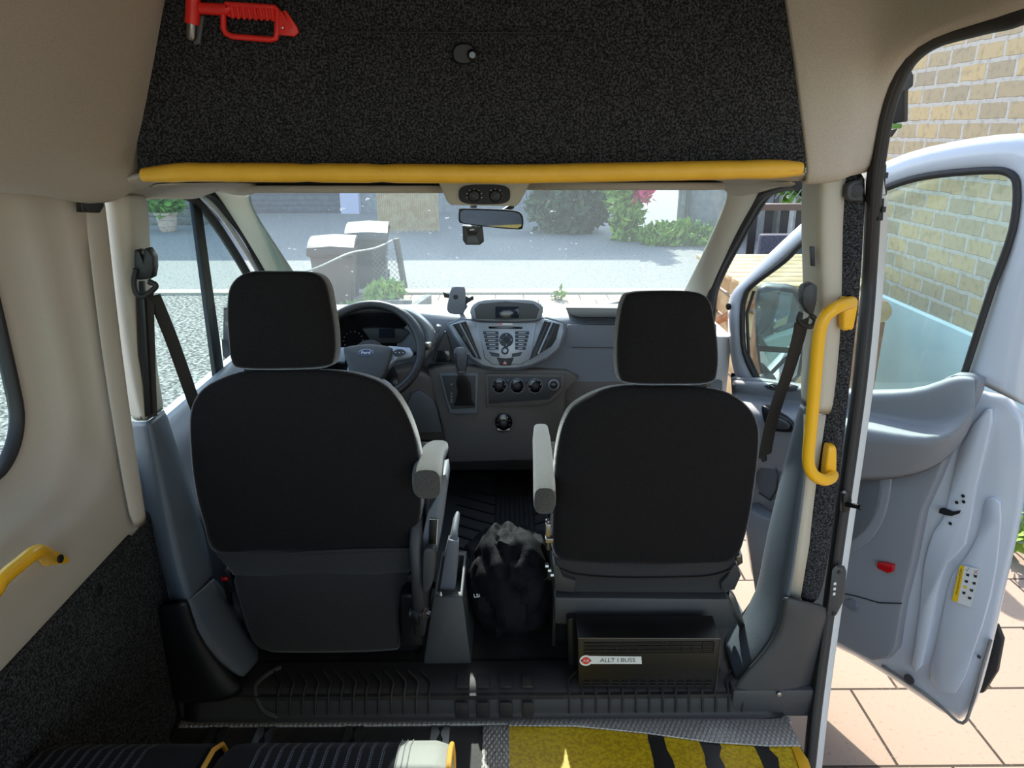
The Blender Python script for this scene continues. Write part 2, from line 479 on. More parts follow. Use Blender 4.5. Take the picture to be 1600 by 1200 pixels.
M['terracotta'] = mat('pale_terracotta', C(190, 160, 142), 0.9, col2=C(206, 182, 166), scale=20)
M['post'] = mat('grey_post', C(90, 90, 84), 0.8)
M['wire'] = mat('fence_wire', C(150, 152, 148), 0.5, metal=0.6)
M['wicker'] = mat('dark_wicker', C(52, 54, 66), 0.8, col2=C(78, 80, 94), scale=70)
M['cushion'] = mat('grey_cushion', C(110, 116, 134), 0.9)
M['stone'] = mat('grey_stone', C(140, 138, 130), 0.9, col2=C(112, 110, 104), scale=12)

# ------------------------------------------------------------------ ground
def flat(name, x0, x1, y0, y1, z, m, th=0.05):
    return mk(name, [(x0, y0, z), (x1, y0, z), (x1, y1, z), (x0, y1, z), (x0, y0, z - th), (x1, y0, z - th), (x1, y1, z - th), (x0, y1, z - th)],
              [[0, 1, 2, 3], [4, 5, 6, 7], [0, 1, 5, 4], [1, 2, 6, 5], [2, 3, 7, 6], [3, 0, 4, 7]], m, None, False)
struct(flat('road', -40, 40, 10.35, 45, GZ, M['asphalt']))
struct(flat('paving', 0.2, 14, -6, 10.1, GZ, M['slab']))
struct(flat('paving', -2.9, 0.2, 7.0, 10.1, GZ, M['slab']))
struct(flat('gravel_yard', -25, -2.9, -8, 10.1, GZ, M['gravel']))
struct(flat('gravel_yard', -2.9, 0.2, -8, 7.0, GZ, M['gravel']))
struct(flat('kerb', -40, 14, 10.1, 10.35, GZ + 0.03, M['kerb']))

# ------------------------------------------------------------------ brick house side at the right
struct(box('brick_wall', (3.06, 2.1, 1.9), (0.4, 7.8, 5.1), M['brick'], bevel=0))
struct(box('wall_plinth', (3.02, 2.1, -0.16), (0.42, 7.8, 0.98), M['plinth'], bevel=0.01))

# ------------------------------------------------------------------ buildings across the road
t = thing('town_house', 'pale grey house with dark blue garage door beyond the shaded road', 'house', (-8, 23, GZ))
mk('wall', *boxverts((-10.2, 24.0, GZ + 3.15), (25, 6, 6.3)), M['greywall'], t, False)
gd = mk('garage_door', *boxverts((-6.6, 20.93, GZ + 1.05), (4.2, 0.14, 2.1)), M['garage'], t, False)
g = MB()
for k in range(14):
    g.box((-6.6, 20.85, GZ + 0.12 + k * 0.145), (4.16, 0.03, 0.12))
g.build('door_slats', M['garage'], gd, bevel=0.01)
mk('pillar', *boxverts((-4.27, 20.85, GZ + 1.3), (0.5, 0.3, 2.6)), M['housewall'], t, False)
cbl = MB()
cbl.tube(cr([(-4.5, 20.66, 1.6), (-4.45, 20.64, 0.55), (-4.27, 20.63, 0.3), (-4.1, 20.64, 0.55), (-4.02, 20.66, 1.6)], 6), 0.02, 6)
cbl.tube(cr([(-4.42, 20.66, 1.6), (-4.38, 20.64, 0.75), (-4.25, 20.63, 0.5), (-4.12, 20.64, 0.75), (-3.95, 20.66, 1.6)], 6), 0.02, 6)
cbl.build('hanging_cable', M['black'], t)

tl = thing('side_house', 'lilac white house wall with grey entrance steps seen through driver side window', 'house', (-12, 19.5, GZ))
mk('wall', *boxverts((-12.75, 19.5, GZ + 2.2), (7.5, 1.6, 4.4)), M['housewall'], tl, False)
s = MB()
for k in range(3):
    s.box((-8.4, 18.6 + k * 0.3, GZ + 0.08 + k * 0.16), (2.2, 0.9, 0.16))
s.build('entrance_steps', M['stone'], tl, 0.01)

t = thing('potted_shrub', 'leafy green shrub in a ribbed pale terracotta pot beside entrance steps', 'plant', (-7.65, 17.0, GZ))
lathe('flower_pot', (-7.65, 17.0, GZ), [(a * .7, b * .86) for a, b in ((0.22, 0), (0.25, 0.05), (0.27, 0.14), (0.285, 0.15), (0.275, 0.17), (0.30, 0.3), (0.315, 0.31), (0.305, 0.33), (0.32, 0.42), (0.37, 0.43), (0.37, 0.5), (0.33, 0.5), (0.32, 0.45))], M['terracotta'], t)
foliage('foliage', (-7.65, 17.0, GZ + 0.64), (0.40, 0.38, 0.28), 1300, 0.085, M['leaf'], t, 3)

# bamboo screen
t = thing('bamboo_screen', 'tan vertical reed screen standing in the shaded road', 'screen', (-2.15, 16.7, GZ))
s = MB()
for k in range(34):
    s.tube([(-2.82 + k * 0.040, 16.7, GZ + 0.02 + 0.02 * (k % 3)), (-2.82 + k * 0.040, 16.7, GZ + 2.3)], 0.019, 6)
s.build('reeds', M['wood'], t)
mk('rail', *boxverts((-2.15, 16.74, GZ + 1.0), (1.4, 0.04, 0.06)), M['woodbrown'], t)

# wheelie bins
def wheelie(name, label, cx, cy, rot, m, w=0.62, d=0.66, h=0.78):
    t = thing(name, label, 'bin', (cx, cy, GZ))
    Rm = Matrix.Rotation(rot, 3, 'Z')
    def W(x, y, z): return V((cx, cy, GZ)) + Rm @ V((x, y, z))
    hw, hd = w / 2, d / 2
    rings = []
    for z, f in [(0.02, 0.80), (0.05, 0.82), (h * 0.55, 0.92), (h - 0.12, 0.97), (h - 0.11, 1.03), (h - 0.03, 1.05)]:
        rings.append([W(x * hw * f, y * hd * f, z) for x, y in [(-.9, -1), (.9, -1), (1, -.9), (1, .9), (.9, 1), (-.9, 1), (-1, .9), (-1, -.9)]])
    loft('body', rings, m, t)
    rings = []
    for y, z in [(-1.16, h - 0.06), (-1.12, h), (-0.7, h + 0.05), (-0.1, h + 0.085), (0.5, h + 0.09), (0.95, h + 0.06), (1.12, h)]:
        f = 1.08
        rings.append([W(-f * hw, y * hd, z - 0.03), W(-f * hw * 0.97, y * hd, z + 0.01), W(0, y * hd, z + 0.03), W(f * hw * 0.97, y * hd, z + 0.01), W(f * hw, y * hd, z - 0.03), W(0, y * hd, z - 0.015)])
    lid = loft('lid', rings, m, t)
    hb = MB(); hb.tube([W(-hw * 0.8, hd * 1.2, h - 0.03), W(hw * 0.8, hd * 1.2, h - 0.03)], 0.015)
    hb.box(W(-hw * .8, hd * 1.1, h - 0.03), (0.04, 0.1, 0.03)); hb.box(W(hw * .8, hd * 1.1, h - 0.03), (0.04, 0.1, 0.03))
    hb.build('handle', M['black'], t)
    for sx in (-1, 1):
        p = W(sx * hw * 0.75, hd * 0.85, 0.1)
        disc('wheel', p, Rm @ V((sx, 0, 0)), 0.1, 0.05, M['black'], t)
    return t
wheelie('wheelie_bin', 'brown wheelie bin, nearer of the two beside the wire fence', -2.26, 9.75, R(6), M['bin'], 0.56, 0.62, 0.74)
wheelie('wheelie_bin', 'dark green wheelie bin behind the brown bin', -1.98, 10.75, R(6), M['bindark'], 0.56, 0.7, 0.80)

# low mesh fence and post
t = thing('wire_fence', 'low sagging wire mesh fence with a grey post beside the bins', 'fence', (-1.5, 10.0, GZ))
tube('post', [(-1.47, 10.6, GZ), (-1.55, 10.55, 0.06)], 0.045, M['post'], t, 8)
wf = MB()
fx0, fx1, fz0, fz1 = -1.88, -1.49, GZ + .02, GZ + .60
k = -8
while k < 9:
    for sg in (1, -1):               # diamond mesh clipped to the panel
        c0 = k * .075
        P0 = []
        for q in range(13):
            x = fx0 + (fx1 - fx0) * q / 12; z = fz0 + (fz1 - fz0) / 2 + sg * (x - (fx0 + fx1) / 2) * 1.2 + c0
            if fz0 <= z <= fz1: P0.append((x, 10.40 + .4 * (x - fx0), z))
        if len(P0) > 1: wf.tube([P0[0], P0[-1]], .0035, 4)
    k += 1
wf.build('mesh', M['wire'], t)
tube('top_wire', cr([(-2.75, 8.6, -0.15), (-2.3, 8.8, -0.06), (-1.95, 9.2, 0.06), (-1.75, 9.9, 0.02), (-1.6, 10.5, 0.04)], 6), 0.013, M['wire'], t, 6)

t = thing('flower_bed', 'yellow green plants in a small stone edged bed by the kerb', 'plants', (-1.55, 9.5, GZ))
foliage('foliage', (-1.58, 9.6, GZ + 0.12), (0.26, 0.3, 0.13), 700, 0.05, M['leafy'], t, 5)
foliage('foliage', (-1.75, 8.8, GZ + 0.08), (0.25, 0.25, 0.07), 500, 0.045, M['leaf'], t, 6)
s = MB(); s.box((-1.5, 9.25, GZ + 0.05), (0.6, 0.07, 0.12), (0, 0, R(4))); s.box((-1.12, 9.2, GZ + 0.05), (0.09, 0.9, 0.1), (0, 0, R(-12)))
s.build('stone_edging', M['stone'], t, 0.01)

# right part of the street
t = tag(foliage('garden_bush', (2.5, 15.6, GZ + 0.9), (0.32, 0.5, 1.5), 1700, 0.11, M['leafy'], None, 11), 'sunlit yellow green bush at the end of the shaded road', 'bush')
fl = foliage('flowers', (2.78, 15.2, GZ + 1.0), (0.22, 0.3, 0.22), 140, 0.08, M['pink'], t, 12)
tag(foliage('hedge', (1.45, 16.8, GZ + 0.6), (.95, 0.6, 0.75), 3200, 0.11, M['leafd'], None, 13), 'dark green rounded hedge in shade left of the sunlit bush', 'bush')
tag(foliage('grass_tuft', (3.5, 14.9, GZ + 0.12), (0.9, 0.4, 0.3), 1200, 0.08, M['leafy'], None, 14), 'low yellowing grass and weeds at the foot of the grey garden wall', 'grass')
tag(foliage('weed', (0.72, 9.75, GZ + 0.05), (0.05, 0.05, 0.07), 30, 0.045, M['leafy'], None, 15), 'small green weed growing between the paving slabs', 'weed')
struct(box('garden_wall', (6.4, 15.6, GZ + 1.2), (5.6, 0.3, 2.4), M['greywall'], bevel=0.01))
s = MB(); [s.box((3.72 + 0.9 * k, 15.35, GZ + 1.25), (0.08, 0.08, 2.5)) for k in range(4)]
tag(s.build('fence_posts', M['post']), 'row of slim dark posts in front of the grey garden wall', 'fence')

# terrace at the right behind the open door
t = thing('terrace_railing', 'dark brown slatted terrace railing seen past the right door pillar', 'railing', (3.6, 8.6, GZ))
s = MB()
for k in range(16): s.box((2.85 + k * 0.18, 8.6, GZ + 0.72), (0.09, 0.03, 1.2))
s.build('slats', M['woodbrown'] if False else M['black'], t)
mk('top_rail', *boxverts((4.2, 8.6, GZ + 1.33), (3.0, 0.12, 0.07)), M['bin'], t)
t = thing('wicker_sofa', 'dark woven wicker sofa with grey cushion on the terrace', 'sofa', (3.4, 7.2, GZ))
box('backrest', (3.15, 7.6, GZ + 0.78), (1.1, 0.12, 0.75), M['wicker'], t, bevel=0.03)
box('seat', (3.15, 7.25, GZ + 0.25), (1.1, 0.7, 0.4), M['wicker'], t, bevel=0.03)
box('armrest', (2.55, 7.2, GZ + 0.42), (0.14, 0.75, 0.75), M['wicker'], t, bevel=0.03)
box('cushion', (3.15, 7.2, GZ + 0.5), (1.0, 0.62, 0.1), M['cushion'], t, bevel=0.03)
t = thing('white_house', 'pale house with white framed window behind diamond mesh fence', 'house', (6, 13, GZ))
mk('wall', *boxverts((6.9, 12.4, GZ + 2), (4.4, 0.4, 4.0)), M['greywall'], t, False)
mk('window', *boxverts((5.15, 12.17, 1.15), (0.5, 0.08, 1.1)), M['label'], t)
mk('pane', *boxverts((5.12, 12.12, 1.15), (0.36, 0.04, 0.95)), M['screen'], t)
tag(foliage('climbing_plant', (4.55, 11.6, 1.0), (0.42, 0.25, 0.55), 500, 0.17, M['leaf'], None, 16), 'green leafy climbing plant beside the white framed window', 'plant')
t = thing('mesh_fence', 'diamond wire mesh fence with dark green post above the terrace railing', 'fence', (4.4, 9.4, GZ))
s = MB()
for k in range(34):
    a = 3.2 + k * 0.08
    s.tube([(a, 9.4, 0.7), (a + 1.2, 9.4, 2.4)], 0.005, 4); s.tube([(a + 1.2, 9.4, 0.7), (a, 9.4, 2.4)], 0.005, 4)
s.build('mesh', M['wire'], t)
tube('post', [(3.95, 9.38, GZ), (3.95, 9.38, 2.5)], 0.03, M['leafd'], t, 8)

t = thing('timber_planter', 'sunlit timber crate table with pale plank top behind the side mirror', 'planter', (2.2, 5.4, GZ))
s = MB()
for k in range(8): s.box((2.06, 4.95 + k * 0.17, 0.50), (0.9, 0.155, 0.035))
s.build('plank_top', M['wood'], t, 0.004)
s = MB()
for k in range(5): s.box((2.12, 4.95, 0.36 - k * 0.2), (0.7, 0.03, 0.17))
for k in range(5): s.box((1.80, 5.55, 0.36 - k * 0.2), (0.03, 1.2, 0.17))
s.build('side_boards', M['wood'], t, 0.004)
for p in ((1.76, 4.92), (2.45, 4.92), (1.76, 6.15)):
    box('leg', (p[0], p[1], (0.47 + GZ) / 2), (0.09, 0.09, 0.47 - GZ), M['woodbrown'], t)
tube('brace', [(1.73, 4.9, 0.42), (1.73, 5.8, 0.05)], 0.035, M['woodbrown'], t, 6)
# log beside the plinth
t = thing('cut_log', 'brown round cut log end beside the blue grey plinth', 'log', (2.4, 4.2, GZ))
lathe('bark', (2.28, 4.35, 0.46), [(0.065, 0), (0.07, 0.02), (0.07, 0.3)], M['woodbrown'], t, 20, (0, 1, 0))
disc('log_end', (2.28, 4.345, 0.46), (0, -1, 0), 0.062, 0.004, M['wood'], t)
box('stand', (2.28, 4.5, (0.39 + GZ) / 2), (0.1, 0.25, 0.39 - GZ), M['woodbrown'], t)
tag(foliage('shrub', (2.64, 3.45, GZ + 0.12), (0.05, 0.25, 0.12), 120, 0.05, M['leafy'], None, 20), 'small patch of yellow green leaves at the right edge', 'plant')

# ================================================================== VAN SHELL
BX = -0.06     # middle of the van
# rear cabin floor
struct(flat('floor', -0.86, 0.742, -1.3, 1.55, FZ, M['mat'], 0.04))
struct(flat('floor', -0.86, 0.742, 1.56, 1.62, CZ, M['mat'], 0.1))
struct(flat('floor', -0.86, 0.70, 1.62, 3.1, CZ, M['mat'], 0.1))
# left wall: beige panel with window recess, built as nested loops (Y,z)
def rr(cy, cz, hy, hz, r, x, n=6):
    out = []
    for sx, sz, a0 in ((1, 1, 0), (-1, 1, 90), (-1, -1, 180), (1, -1, 270)):
        for k in range(n + 1):
            a = R(a0 + 90 * k / n)
            out.append(V((x, cy + sx * (hy - r) + r * math.cos(a), cz + sz * (hz - r) + r * math.sin(a))))
    return out
wc = (0.64, 1.16)
loops = [rr(wc[0], wc[1], .70, .27, .13, -.945), rr(wc[0], wc[1], .715, .285, .14, -.93), rr(wc[0], wc[1], .76, .32, .17, -.91), rr(wc[0], wc[1], .775, .335, .18, -.885),
         rr(wc[0], wc[1], .83, .375, .18, -.875), rr(wc[0], wc[1], .845, .39, .17, -.852), rr(wc[0], wc[1], .88, .41, .12, -.85), rr(wc[0] - .08, wc[1] - .1, .985, .42, .03, -.850), rr(wc[0] - .08, wc[1] - .1, 1.0, .44, .02, -.862)]
struct(sheet('wall_left', loops, M['beige'], None, True, 1, 0.004))
struct(sheet('window_3', [rr(wc[0], wc[1], .682, .252, .11, -.95), rr(wc[0], wc[1], .685, .255, .11, -.925), rr(wc[0], wc[1], .70, .27, .13, -.925), rr(wc[0], wc[1], .705, .275, .13, -.95)], M['rubber'], None, True, 1, 0.003))
struct(mk('window_4', rr(wc[0], wc[1], .68, .25, .12, -.945), [list(range(28))], M['sideglass'], None, False, solid=0.004))
# front edge flange of the panel, with a second soft fold
struct(sheet('trim_1', [[QX(160, 303, -.83), QX(170, 400, -.83), QX(185, 540, -.83), QX(207, 700, -.83), QX(226, 822, -.83)],
                        [QX(163, 303, -.822), QX(174, 400, -.822), QX(190, 540, -.822), QX(213, 700, -.822), QX(233, 822, -.822)],
                        [QX(150, 303, -.822), QX(158, 400, -.828), QX(174, 540, -.828), QX(198, 700, -.828), QX(218, 830, -.828)],
                        [QX(128, 303, -.835), QX(140, 400, -.84), QX(156, 540, -.84), QX(182, 700, -.84), QX(204, 832, -.84)]], M['beige'], None, False, 1, 0.005))
# carpeted lower wall lining
struct(box('wall_left', (-0.862, 0.08, 0.33), (0.035, 2.78, 0.62), M['carpet'], bevel=0.006))
struct(box('trim_2', (-0.90, 1.52, 0.30), (0.05, 0.24, 0.62), M['carpet'], bevel=0.004))
disc('wall_plug', QX(153, 924, -.845), (1, 0, 0), 0.012, 0.004, M['black'], None)['kind'] = 'structure'
# outer skin left (white body) behind the linings so no light leaks
struct(mk('wall_left', *boxverts((-1.0, -0.0, 0.22), (0.03, 3.1, 1.32)), M['whitebody'], None, False))
struct(mk('wall_left', *boxverts((-1.0, -1.0, 1.3), (0.03, 1.1, 1.3)), M['whitebody'], None, False))
struct(mk('wall_left', *boxverts((-0.9, 0.05, 1.75), (0.03, 2.6, 0.62)), M['whitebody'], None, False))
# roof side bulges
prof = [(-.865, 1.46), (-.86, 1.40), (-.835, 1.372), (-.79, 1.375), (-.74, 1.40), (-.705, 1.47), (-.67, 1.56), (-.635, 1.66), (-.60, 1.76), (-.55, 1.86), (-.45, 1.93), (-.25, 1.96), (-.05, 1.965)]
rows = [[V((x, y, z + dz * (1 if i < 5 else 0))) for i, (x, z) in enumerate(prof)] for y, dz in ((-1.3, .03), (0.0, .05), (0.8, .05), (1.15, .045), (1.32, .03), (1.45, .0), (1.53, -.01), (1.56, .0))]
rows.append([V((x * 0.5 - .43 if i < 6 else x, 1.585, z + .015)) for i, (x, z) in enumerate(prof)])
struct(sheet('wall_left', rows, M['cloth'], None, False, 1, 0.012))
# right roof bulge above the sliding door opening, running from the arch to the roof
def XR(px, py):                      # tilted side plane on the right
    return QP(px, py, (0.85, 0, 1.0), (1, 0, 0.22))
arch = [(1362, 270), (1368, 240), (1378, 181), (1393, 130), (1420, 84), (1460, 54), (1540, 30), (1600, 13)]
A = [XR(*p) for p in arch]
A.append(V((A[-1].x, 0.9, A[-1].z + 0.02))); A.append(V((A[-1].x, 0.2, A[-1].z + 0.01))); A.append(V((A[-1].x, -1.3, A[-1].z)))
Cc = [V(p) for p in ((.585, 1.47, 1.40), (.575, 1.47, 1.45), (.55, 1.47, 1.54), (.53, 1.47, 1.62), (.505, 1.47, 1.70), (.48, 1.46, 1.78), (.44, 1.42, 1.87), (.40, 1.3, 1.93), (.38, 0.9, 1.95), (.38, .2, 1.96), (.38, -1.3, 1.96))]
rows = []
for k, (a, c) in enumerate(zip(A, Cc)):
    up = min(1, max(0, (k - 1) / 5))
    rows.append([a + V((0, 0.0, 0.0)), a + V((-.03, -.015, -.004)), a.lerp(c, .3) + V((-.01 + .03 * up, -.015, .01 * up)), a.lerp(c, .6) + V((.02 + .03 * up, -.02, .02 * up)), a.lerp(c, .85) + V((.02, -.008, .02 * up)), c])
low = [a.copy() for a in rows[0]]
rows.insert(0, [p + V((0, .07, .004)) for p in low])
struct(sheet('wall_right', rows, M['cloth'], None, False, 1, 0.012))
disc('cap', XR(1319, 266) + V((-.09, -.055, 0)), (-.25, -1, -.1), 0.012, 0.004, M['cloth'], None)['kind'] = 'structure'
struct(box('ceiling', (-0.03, 0.1, 1.985), (0.95, 2.9, 0.03), M['cloth'], bevel=0.005))
# outer right roof side, front bulkhead filler above cab ceiling
struct(mk('ceiling', *boxverts((-0.10, 0.1, 2.06), (1.5, 2.8, 0.06)), M['whitebody'], None, False))
struct(mk('wall_right', *boxverts((0.66, -0.1, 2.0), (0.03, 2.5, 0.16)), M['whitebody'], None, False))
struct(mk('wall_front', *boxverts((-0.15, 1.72, 1.77), (1.3, 0.30, 0.60)), M['whitebody'], None, False))
# low rear wall right side behind the sliding door opening stays open (door slid back)
struct(mk('wall_right', *boxverts((0.88, -0.95, 0.7), (0.04, 0.8, 2.3)), M['whitebody'], None, False))

# cab ceiling: cloth header from the padded beam to the windscreen, bending down over the doors
def chdr(x, y):
    t = (y - 1.45) / 0.65
    return 1.43 - 0.055 * t - max(0, abs(x - BX) - .50) ** 2 * 0.75
rows = [[V((x, y, chdr(x, y))) for x in (-.84, -.80, -.74, -.66, -.5, -.3, -.06, .2, .38, .48, .54, .58, .61)] for y in (1.47, 1.6, 1.75, 1.9, 2.0, 2.06)]
struct(sheet('ceiling', rows, M['cloth'], None, False, 1, 0.02, 1.0))
struct(mk('trim_23', *boxverts((-.06, 2.085, 1.378), (1.36, .02, .05)), M['black'], None, False))
struct(mk('ceiling', *boxverts((-0.06, 1.80, 1.46), (1.5, 0.55, 0.04)), M['whitebody'], None, False))

# overhead carpeted locker + padded beam
t = thing('overhead_locker', 'black speckled carpet covered overhead storage panel above the windscreen', 'locker', (-.07, 1.5, 1.42))
P = [V((-.705, 1.47, 1.424)), V((.578, 1.47, 1.424)), V((.575, 1.47, 1.56)), V((.51, 1.47, 1.80)), V((.44, 1.47, 1.95)), V((-.54, 1.47, 1.95)), V((-.62, 1.47, 1.78)), V((-.685, 1.47, 1.55))]
prism('front_panel', P, (0, .02, 0), M['carpet'], t, 0.002)
hatch = [Q(512, 52, 1.467), Q(1180, 52, 1.467), Q(1180, -60, 1.467), Q(512, -60, 1.467)]
hp = [Q(514, 50, 1.466), Q(935, 52, 1.466), Q(938, 256, 1.466), Q(522, 256, 1.466)]
prism('hatch_door', hp, (0, .004, 0), M['carpet'], t, 0.0015)
tube('hatch_seam', [hp[0] + V((0, -.0005, 0)), hp[1] + V((0, -.0005, 0)), hp[2] + V((0, -.0005, 0))], .0012, M['black'], t, 6)
tube('hatch_seam', [hp[0] + V((0, -.0005, 0)), hp[3] + V((0, -.0005, 0))], .0012, M['black'], t, 6)
k = loft('latch', [ring(Q(725, 84, 1.465 - d), (1, 0, 0), (0, 0, 1), .022 * s, .018 * s, 20, 2.4) for d, s in ((0, 1), (.006, 1), (.010, .85))], M['black'], t)
loft('latch_knob', [ring(Q(738, 86, 1.455 - d), (1, 0, 0), (0, 0, 1), .011 * s, .011 * s, 16) for d, s in ((0, 1), (.014, .9), (.018, .5))], M['glossblack'], k)
# padded beam
pts = []; n = 44
stp = [(255, .01), (330, .012), (485, .008), (600, .01), (747, .012), (865, .012), (1008, .006), (1150, .004), (1240, .012)]
rings_ = []
for i in range(n + 1):
    px = 226 + (1250 - 226) * i / n
    cy = 272 - 3.0 * math.sin((px - 226) / 1024 * math.pi * 2) if px < 500 else 269 + (px - 500) / 750 * -3
    cy = 272 + (-4 if 290 < px < 700 else 0) * 0.5
    if px < 300: cy = 273 - (px - 226) * 0.06
    elif px < 800: cy = 269 + (px - 300) * 0.006
    else: cy = 272 - (px - 800) * 0.019
    c = Q(px, cy, 1.435)
    e = min(1, .72 + i * .2, .72 + (n - i) * .2)
    dent = sum(math.exp(-((px - s) / 9) ** 2) for s, _ in stp)
    rings_.append(ring(c, (0, 1, 0), (0, 0, 1), .028 * e * (1 - .10 * dent), .0175 * e * (1 - .10 * dent), 20, 2.6))
bm_ = tag(loft('padded_beam', rings_, M['yellow']), 'yellow padded bump strip along the lower edge of the black carpet panel', 'padding')
for s, _ in stp:
    c = Q(s, 268, 1.411 - .0)
    box('staple', (c.x, 1.4115, c.z + 0.002), (.012, .003, .0016), M['orange'], bm_, bevel=0)

# red emergency hammer clipped to the panel
YH = 1.455
t = thing('emergency_hammer', 'red plastic emergency hammer with steel head hung on the black panel', 'hammer', Q(380, 35, 1.46))
prism('bracket', Qs([(318, 28), (312, 68), (303, 70), (300, 60), (303, 25), (318, 24)], 1.462), (0, .007, 0), M['doordark'], t, .001)
tube('head', [Q(303, -22, YH), Q(302, 0, YH), Q(300, 38, YH)], .0125, M['red'], t, 16)
tube('steel_tip', [Q(300, 38, YH), Q(299, 58, YH), Q(298.5, 63, YH)], [.009, .009, .006], M['steel'], t, 16)
hb = prism('handle', Qs([(310, 3), (350, 4), (432, 9), (434, 60), (420, 64), (358, 58), (347, 48), (345, 26), (310, 24)], YH - .006), (0, .003, 0), M['red'], t, .001)
bpy.data.objects.remove(hb)
tube('handle', cr(Qs([(312, 13), (352, 15), (356, 14)], YH), 3), .010, M['red'], t, 12, 1)
tube('grip_loop', Qs([(349, 10), (349, 44), (353, 52), (362, 57), (424, 62), (431, 60), (433, 50), (434, 16), (430, 12), (352, 7)], YH), .0052, M['red'], t, 10)
g = MB()
g.prism(Qs([(354, 10), (428, 14), (430, 31), (356, 26)], YH - .002), (0, .005, 0))
for k in range(8):
    g.tube([Q(361 + k * 9, 10 + k * .5, YH - .004), Q(364 + k * 9, 29 + k * .6, YH - .004)], .0032, 6)
g.build('ribbed_grip', M['red'], t)
prism('belt_cutter', Qs([(434, 18), (440, 17), (448, 30), (442, 16), (446, 16), (456, 30), (464, 42), (466, 50), (460, 57), (433, 54)], YH - .004), (0, .008, 0), M['red'], t, .001)
disc('rivet', Q(441, 43, YH - .004), (0, -1, 0), .0022, .001, M['chrome'], t)

# ------------------------------------------------------------------ windscreen, A pillars, cab front structure
WT, WB = 2.06, 3.12
def WS(px, py, off=0):               # windscreen plane: z 1.365 at Y 2.06 to z .78 at Y 3.15
    return QP(px, py, (0, 2.06 + off, 1.365), (0, .585, 1.09))
gl = [WS(378, 296), WS(1150, 290), V((.86, 3.18, 1.365 - (3.18 - 2.06) * .5367)), V((-.93, 3.18, 1.365 - (3.18 - 2.06) * .5367))]
struct(mk('window_1', gl, [[0, 1, 2, 3]], M['windscreen'], None, False, solid=0.005))
# ceramic border / header trim above glass
ti = [(396, 322), (392, 306), (399, 301), (760, 300), (1120, 292), (1134, 296), (1136, 308)]
def apillar(name, inner, outer, yin, front, m):
    """inner edge on the windscreen, ridge, outer edge at the door"""
    rows = [[WS(*p) for p in inner], [WS(*p, 0).lerp(front(*q), .33) + V((0, -.03, -.004)) for p, q in zip(inner, outer)], [WS(*p).lerp(front(*q), .75) + V((0, -.025, 0)) for p, q in zip(inner, outer)], [front(*p) for p in outer]]
    return struct(sheet(name, rows, m, None, False, 1, 0.008))
def LD(px, py, off=0.0):             # left front door plane, leaning in with height
    return QP(px, py, (-.95 + off, 0, .8), (1, 0, .13))
def RD(px, py, off=0.0):
    return QP(px, py, (.83 - off, 0, .8), (1, 0, -(-.13)))
inn = [(398, 299), (391, 307), (397, 326), (412, 352), (434, 385), (458, 422), (480, 453), (506, 488), (524, 515)]
out = [(325, 290), (340, 303), (358, 330), (376, 358), (396, 391), (415, 424), (436, 462), (462, 510), (480, 545)]
apillar('trim_3', inn, out, 0, lambda x, y: LD(x, y, .02), M['pillar'])
inn = [(1130, 290), (1136, 304), (1128, 326), (1117, 353), (1101, 388), (1085, 420), (1067, 455), (1050, 490), (1040, 515)]
out = [(1195, 288), (1184, 305), (1172, 326), (1158, 350), (1143, 380), (1126, 416), (1111, 450), (1095, 500), (1088, 540)]
apillar('trim_4', inn, out, 0, lambda x, y: RD(x, y, .02), M['pillar'])
# header corner cloth pieces joining ceiling and pillars
struct(sheet('trim_5', [[Q(226, 286, 1.56), Q(300, 286, 1.6), Q(360, 284, 1.75), Q(400, 286, 1.95), Q(420, 290, 2.05)],
                        [Q(232, 298, 1.6), Q(290, 292, 1.72), Q(345, 296, 1.85), Q(385, 302, 2.0), Q(405, 300, 2.06)],
                        [LD(236, 298), LD(280, 291), LD(325, 295), WS(372, 308), WS(392, 303)]], M['cloth'], None, False, 1, .006))
struct(sheet('trim_6', [[Q(1250, 284, 1.56), Q(1215, 284, 1.6), Q(1190, 282, 1.75), Q(1150, 283, 1.95), Q(1110, 286, 2.05)],
                        [Q(1240, 291, 1.6), Q(1220, 289, 1.72), Q(1192, 293, 1.85), Q(1160, 296, 2.0), Q(1125, 292, 2.06)],
                        [RD(1238, 290), RD(1222, 289), RD(1196, 298), WS(1150, 312), WS(1135, 300)]], M['cloth'], None, False, 1, .006))
# left door seals and frame along the A pillar
def dseal(name, pts, r, m, pl, flat=1.0):
    return struct(tube(name, cr([pl(*p) for p in pts], 5), r, m, None, 8, flat))
dseal('trim_7', [(232, 301), (262, 300), (298, 309), (330, 341), (364, 391), (390, 435), (420, 490), (450, 545)], .016, M['rubber'], lambda x, y: LD(x, y, -.03))
dseal('trim_8', [(240, 297), (285, 297), (318, 308), (349, 341), (380, 387), (403, 424), (436, 482), (466, 540)], .010, M['whitebody'], lambda x, y: LD(x, y, -.01))
dseal('trim_9', [(262, 292), (300, 293), (332, 304), (358, 333), (386, 372), (412, 420), (444, 478), (474, 536)], .018, M['rubber'], lambda x, y: LD(x, y, .015))
